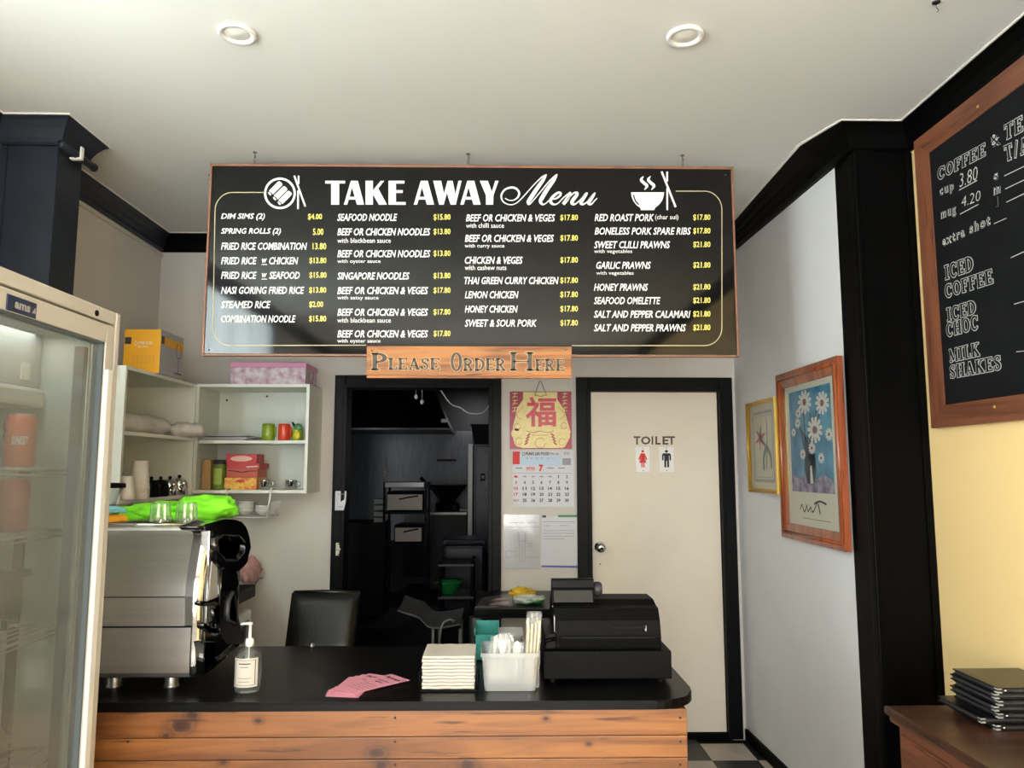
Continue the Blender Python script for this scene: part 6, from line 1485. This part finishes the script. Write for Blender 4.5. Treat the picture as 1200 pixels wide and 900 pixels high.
for i in range(nF):
    z = SZ + .0008 + i * hF; jx, jy = [(-.012, .0), (-.02, .01), (-.004, -.004), (-.01, .004), (.0, -.002), (-.006, .006), (0, 0)][i]
    if i in (1,): jx -= .03
    lab = ['lowest black menu folder of the stack on the sideboard', 'black menu folder second from below, sticking out toward the black pillar', 'black menu folder third from below in the sideboard stack', 'black menu folder in the very middle of the sideboard stack', 'black menu folder third from the top of the sideboard stack', 'black menu folder directly under the topmost one', 'topmost black menu folder of the stack on the sideboard'][i]
    x0, x1, y0, y1 = fx0 + jx, min(fx0 + jx + .34, XY - .004), fy0 + jy, max(fyb, fy0 + .2) + jy
    t_ = thing('menu_folder', lab, 'menu folder', ((x0 + x1) / 2, (y0 + y1) / 2, z), group='black menu folders on the sideboard')
    MB().box(x0, x1, y0, y1, z, z + hF * .24, .001).build('back_cover', 'leather', t_)
    MB().box(x0 + .004, x1, y0 + .006, y1 - .006, z + hF * .26, z + hF * .72).build('pages', 'dark_grey', t_)
    MB().box(x0, x1, y0, y1, z + hF * .74, z + hF * .98, .001).build('front_cover', 'leather', t_)
    c_ = MB()
    for zz in (z + hF * .2, z + hF * .8): c_.box(x0 - .001, x0 + .014, y0 - .0015, y0 + .014, zz - .0015, zz + .0015)
    c_.build('corner_piece', 'lightgrey', t_)
    if i in (0, 2, 6): MB().lathe([(.004, 0), (.004, -.003), (0, -.004)], (x0 + .025, y0, z + hF * .5), 12, 'Y', caps=False).build('rivet', 'chrome', t_)

# ================================================================== KITCHEN
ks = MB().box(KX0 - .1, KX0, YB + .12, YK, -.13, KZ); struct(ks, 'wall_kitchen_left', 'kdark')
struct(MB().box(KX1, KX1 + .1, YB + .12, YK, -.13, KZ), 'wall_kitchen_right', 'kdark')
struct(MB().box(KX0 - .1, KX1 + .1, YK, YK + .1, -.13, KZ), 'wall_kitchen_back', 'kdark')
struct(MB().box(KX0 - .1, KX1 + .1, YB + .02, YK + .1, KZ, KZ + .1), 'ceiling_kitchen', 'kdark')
yk = YK - .02
x0, x1, z0, z1 = rect(440, 553, 505, 603, yk)
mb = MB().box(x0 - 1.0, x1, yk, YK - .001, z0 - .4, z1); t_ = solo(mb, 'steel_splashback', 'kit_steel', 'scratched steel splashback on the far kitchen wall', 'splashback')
mb = MB(); fbox(mb, 512, 535, 538, 540.5, yk - .03, .029); mb.build('utensil_bar', 'kblack', t_)
# hood
hx0, hx1, hz0, hz1 = rect(430, 527, 491, 504, 10.0)
hd_ = thing('range_hood', 'steel edged range hood above the kitchen range', 'range hood', ((hx0 + hx1) / 2, 10.5, hz0))
MB().box(hx0 - .8, hx1, 10.0, YK - .03, hz0, hz0 + .035, .005).build('front_lip', 'kit_steel', hd_)
bx = rect(445, 522, 475, 491, 10.0)
mb = MB(); mb.add([(hx0 - .8, 10.0, hz0 + .035), (hx1, 10.0, hz0 + .035), (hx1, YK - .03, hz0 + .035), (hx0 - .8, YK - .03, hz0 + .035), (hx0 - .7, 10.4, KZ - .01), (hx1 - .3, 10.4, KZ - .01), (hx1 - .3, YK - .03, KZ - .01), (hx0 - .7, YK - .03, KZ - .01)], [(0, 1, 5, 4), (1, 2, 6, 5), (2, 3, 7, 6), (3, 0, 4, 7), (4, 5, 6, 7), (3, 2, 1, 0)]); mb.build('canopy', 'kit_steel', hd_)
mb = MB(); fbox(mb, 517, 524, 491, 495, 9.98, .02); mb.build('lamp_cover', 'dullsteel', hd_)
# steel fridge
fx0_, fx1_, fz0_, fz1_ = rect(554, 577, 520, 690, 10.1)
kf = thing('kitchen_fridge', 'tall steel refrigerator at the right of the kitchen', 'refrigerator', ((fx0_ + .4), 10.3, 0))
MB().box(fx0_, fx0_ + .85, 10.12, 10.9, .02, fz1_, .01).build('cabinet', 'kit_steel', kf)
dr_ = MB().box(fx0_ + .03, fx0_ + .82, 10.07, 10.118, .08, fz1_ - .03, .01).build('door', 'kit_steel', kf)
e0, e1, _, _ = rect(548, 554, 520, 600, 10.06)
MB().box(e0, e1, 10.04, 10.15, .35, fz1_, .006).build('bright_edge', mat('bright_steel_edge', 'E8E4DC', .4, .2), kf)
lx = rect(563, 568.5, 555, 563.5, 10.06); MB().box(lx[0], lx[1], 10.062, 10.07, lx[2], lx[3]).build('badge', 'kblack', dr_)
lx = rect(564, 567.5, 557, 561, 10.05); MB().box(lx[0], lx[1], 10.058, 10.062, lx[2], lx[3]).build('badge_face', 'lightgrey', dr_)
bx_ = rect(552, 576, 497, 517, 10.1)
mb = MB(); loft(mb, [ring(bx_[0] + .04, bx_[1] + .26, 10.15, 10.55, fz1_ + .001), ring(bx_[0], bx_[1] + .3, 10.1, 10.6, bx_[3])], False, cap0=True); mb.box(bx_[0] - .01, bx_[1] + .31, 10.09, 10.12, bx_[3] - .02, bx_[3])
solo(mb, 'black_crate', 'kblack', 'black plastic crate on top of the steel kitchen refrigerator', 'crate')
# bench with wok
bn0, bn1, bz_, bz2 = rect(503, 547, 600, 665, 9.9)
kbn = thing('kitchen_bench', 'low steel topped kitchen bench in front of the splashback', 'bench', ((bn0 + bn1) / 2, 10.3, 0))
MB().box(bn0, bn1, 9.9, 10.7, bz2 - .04, bz2, .005).build('bench_top', 'dullsteel', kbn)
MB().box(bn0 + .01, bn1 - .01, 9.95, 10.68, .02, bz2 - .041).build('bench_front', mat('dull_grey_panel', '4A4846', .6), kbn)
q = U(524, 585, Y=10.1)
w_ = thing('wok', 'black wok with its handle up on the kitchen bench', 'wok', (q.x, 10.1, bz2))
MB().lathe([(.09, 0), (.12, .06), (.25, .22), (.27, .25), (.24, .22), (.1, .05), (0, .04)], (q.x, 10.15, bz2 + .1), 24, caps=False).build('pan', 'kblack', w_)
MB().tube([(q.x - .2, 10.15, bz2 + .3), (q.x - .36, 10.15, bz2 + .44)], .025, 8).build('handle', 'kblack', w_)
MB().lathe([(.16, 0), (.16, .1), (.1, .12)], (q.x, 10.15, bz2), 20).build('ring', 'kblack', w_)
# ovens / toaster stack
def oven(px0, px1, py0, py1, Y, nm, lab, zbot=None):
    x0, x1, z0, z1 = rect(px0, px1, py0, py1, Y); t_ = thing(nm, lab, 'oven', ((x0 + x1) / 2, Y + .2, z0), group=None)
    MB().box(x0, x1, Y, Y + .4, z0, z1, .03).build('case', 'kblack', t_)
    MB().box(x0 + .015, x1 - .015, Y - .012, Y - .001, z0 + .02, z1 - .03, .01).build('front_plate', 'ovenplate', t_)
    MB().tube([(x0 + (x1 - x0) * .35, Y - .02, z0 + (z1 - z0) * .62), (x0 + (x1 - x0) * .6, Y - .03, z0 + (z1 - z0) * .72), (x0 + (x1 - x0) * .85, Y - .02, z0 + (z1 - z0) * .78)], .008, 6).build('handle', 'kblack', t_); return x0, x1, z0, z1
YO = 8.2
A_ = rect(451, 497, 565, 571, YO)
ov = oven(452, 497, 576, 600, YO, 'bench_oven', 'upper small steel fronted oven in the dark kitchen')
ov2 = oven(461, 496, 615, 637, YO, 'bench_oven', 'lower small steel fronted oven in the dark kitchen')
rk = thing('oven_rack', 'black rack that carries the two small kitchen ovens', 'rack', ((ov[0] + ov[1]) / 2, YO + .2, 0))
for x in (ov[0] - .02, ov[1] + .02):
    for y in (YO + .02, YO + .4): MB().box(x - .012, x + .012, y - .012, y + .012, 0, A_[3]).build('post', 'kblack', rk)
for zz in (ov[2] - .012, ov2[2] - .012): MB().box(ov[0] - .02, ov[1] + .02, YO + .0, YO + .42, zz - .012, zz + .011).build('shelf', 'kblack', rk)
MB().box(A_[0], A_[1], YO - .01, YO + .42, A_[2], A_[3], .004).build('top_shelf', 'dullsteel', rk)
q = U(451, 553, Y=YO + .1); MB().ball((q.x, YO + .1, q.z), .035).tube([(q.x, YO + .1, A_[3]), (q.x, YO + .1, q.z)], .012, 8).build('lamp', 'lightgrey', rk)
x0, x1, z0, z1 = rect(438, 449, 583, 612, YO + .2)
t_ = thing('stacked_trays', 'small stack of pale trays at the left of the ovens', 'tray', ((x0 + x1) / 2, YO + .3, z0))
for i in range(4): MB().box(x0, x1, YO + .2, YO + .5, z0 + i * (z1 - z0) / 4, z0 + (i + .7) * (z1 - z0) / 4).build('tray', 'lightgrey', t_)
t2 = solo(MB().box(x0 - .35, x1 + .02, YO + .1, YO + .7, .0, z0 - .001), 'kitchen_cupboard', 'kblack', 'dark cupboard under the pale trays in the kitchen', 'cupboard')
# hanging bulbs and cable at the doorway head
for px, py, lab in ((487.5, 465, 'small pale bulb on the shorter cord in the kitchen doorway'), (494.5, 471, 'small pale bulb on the longer cord in the kitchen doorway')):
    q = U(px, py, Y=5.4); t_ = thing('hanging_bulb', lab, 'light bulb', (q.x, 5.4, q.z), group='bulbs hanging in the kitchen')
    MB().tube([(q.x, 5.4, q.z + .01), (q.x, 5.4, KZ)], .003, 6).build('cord', 'lightgrey', t_); MB().ball((q.x, 5.4, q.z), .014, .014, .018).build('bulb', 'whiteplastic', t_)
z6 = lambda x, y: U(390 + x / 5.624, 440 + y / 5.624, Y=5.6)
mb = MB(); e0_ = z6(640, 0); e1_ = z6(1090, 90); e0_.z = e1_.z = KZ; pts = spline([tuple(e0_)] + [tuple(z6(*p_)) for p_ in ((665, 40), (710, 95), (775, 185), (840, 212), (900, 248), (985, 245), (1035, 190), (1070, 130))] + [tuple(e1_)], 4); mb.tube([Vector(p_) for p_ in pts], .005, 6)
solo(mb, 'loose_cable', 'whiteplastic', 'white cable drooping across the upper kitchen doorway', 'cable')
# bins, bowl, grey chair behind the doorway
x0, x1, z0, z1 = rect(519, 569, 632, 656, 6.6)
bn = thing('kitchen_bin', 'glossy navy plastic bin inside the kitchen', 'bin', ((x0 + x1) / 2, 6.8, 0))
MB().box(x0, x1, 6.6, 7.0, .02, z1 - .05, .03).build('bin_body', 'navybin', bn); MB().box(x0 - .01, x1 + .01, 6.58, 7.02, z1 - .06, z1, .02).build('bin_lid', 'navybin', bn)
MB().tube([(x0 + .02, 6.57, z1 - .03), (x1 - .02, 6.57, z1 - .03)], .01, 8).build('rim_highlight_bar', 'dark_grey', bn)  # grey bar modelled as the highlight along the lid rim
x0, x1, z0, z1 = rect(513, 548, 658, 690, 5.9)
st_ = thing('kitchen_trolley', 'dark trolley with pale rails holding the green bowl', 'trolley', ((x0 + x1) / 2, 6.1, 0))
for zz in (z1 - .02, z0 - .06): MB().box(x0, x1 + .05, 5.9, 6.3, zz - .02, zz, .004).build('shelf', 'dark_grey', st_)
for x in (x0 + .015, x1 + .035):
    for y in (5.915, 6.285): MB().cyl((x, y, 0), .012, z1, 10).build('post', 'kblack', st_)
q = U(526, 683, Y=6.05); zz = z0 - .06
mb = MB(); mb.lathe([(.05, .001), (.11, .09), (.115, .1), (.105, .09), (.045, .01), (0, .01)], (q.x, 6.05, zz), 24, caps=False); solo(mb, 'green_bowl', 'greenbowl', 'green plastic bowl on the dark kitchen trolley', 'bowl')
# grey chair, tipped view, seat profile traced in the plane y = 5.3
z7 = lambda x, y: U(390 + x / 5, 580 + y / 5, Y=5.25)
prof = spline([tuple(z7(*p_)) for p_ in ((378, 680), (430, 700), (500, 722), (530, 750), (560, 778), (610, 785), (690, 775), (750, 760))], 4)
gc = thing('grey_chair', 'grey moulded side chair on thin metal legs in the doorway', 'chair', (z7(620, 780).x, 5.4, 0))
mb = MB(); pts_ = [Vector(p_) for p_ in prof]; pts2 = [p + Vector((0, .4, .03)) for p in pts_]
n_ = len(pts_); mb.grid(lambda u, v: pts_[min(int(round(u * (n_ - 1))), n_ - 1)].lerp(pts2[min(int(round(u * (n_ - 1))), n_ - 1)], v) + Vector((0, 0, -.02 * math.sin(math.pi * v))), n_ - 1, 8, thick=(0, 0, .012)); mb.build('seat_shell', 'chairgrey', gc)
for a_, y in ((585, 5.27), (745, 5.27), (600, 5.62), (740, 5.62)):
    q = z7(a_, 785); MB().tube([(q.x, y, q.z - .005), (q.x, y, .0)], .009, 8).build('leg', 'lightgrey', gc)
q = z7(690, 745); MB().tube([z7(628, 840), z7(632, 790), z7(650, 745), z7(685, 728), z7(712, 740)], .008, 8).build('arm_hoop', 'lightgrey', gc)
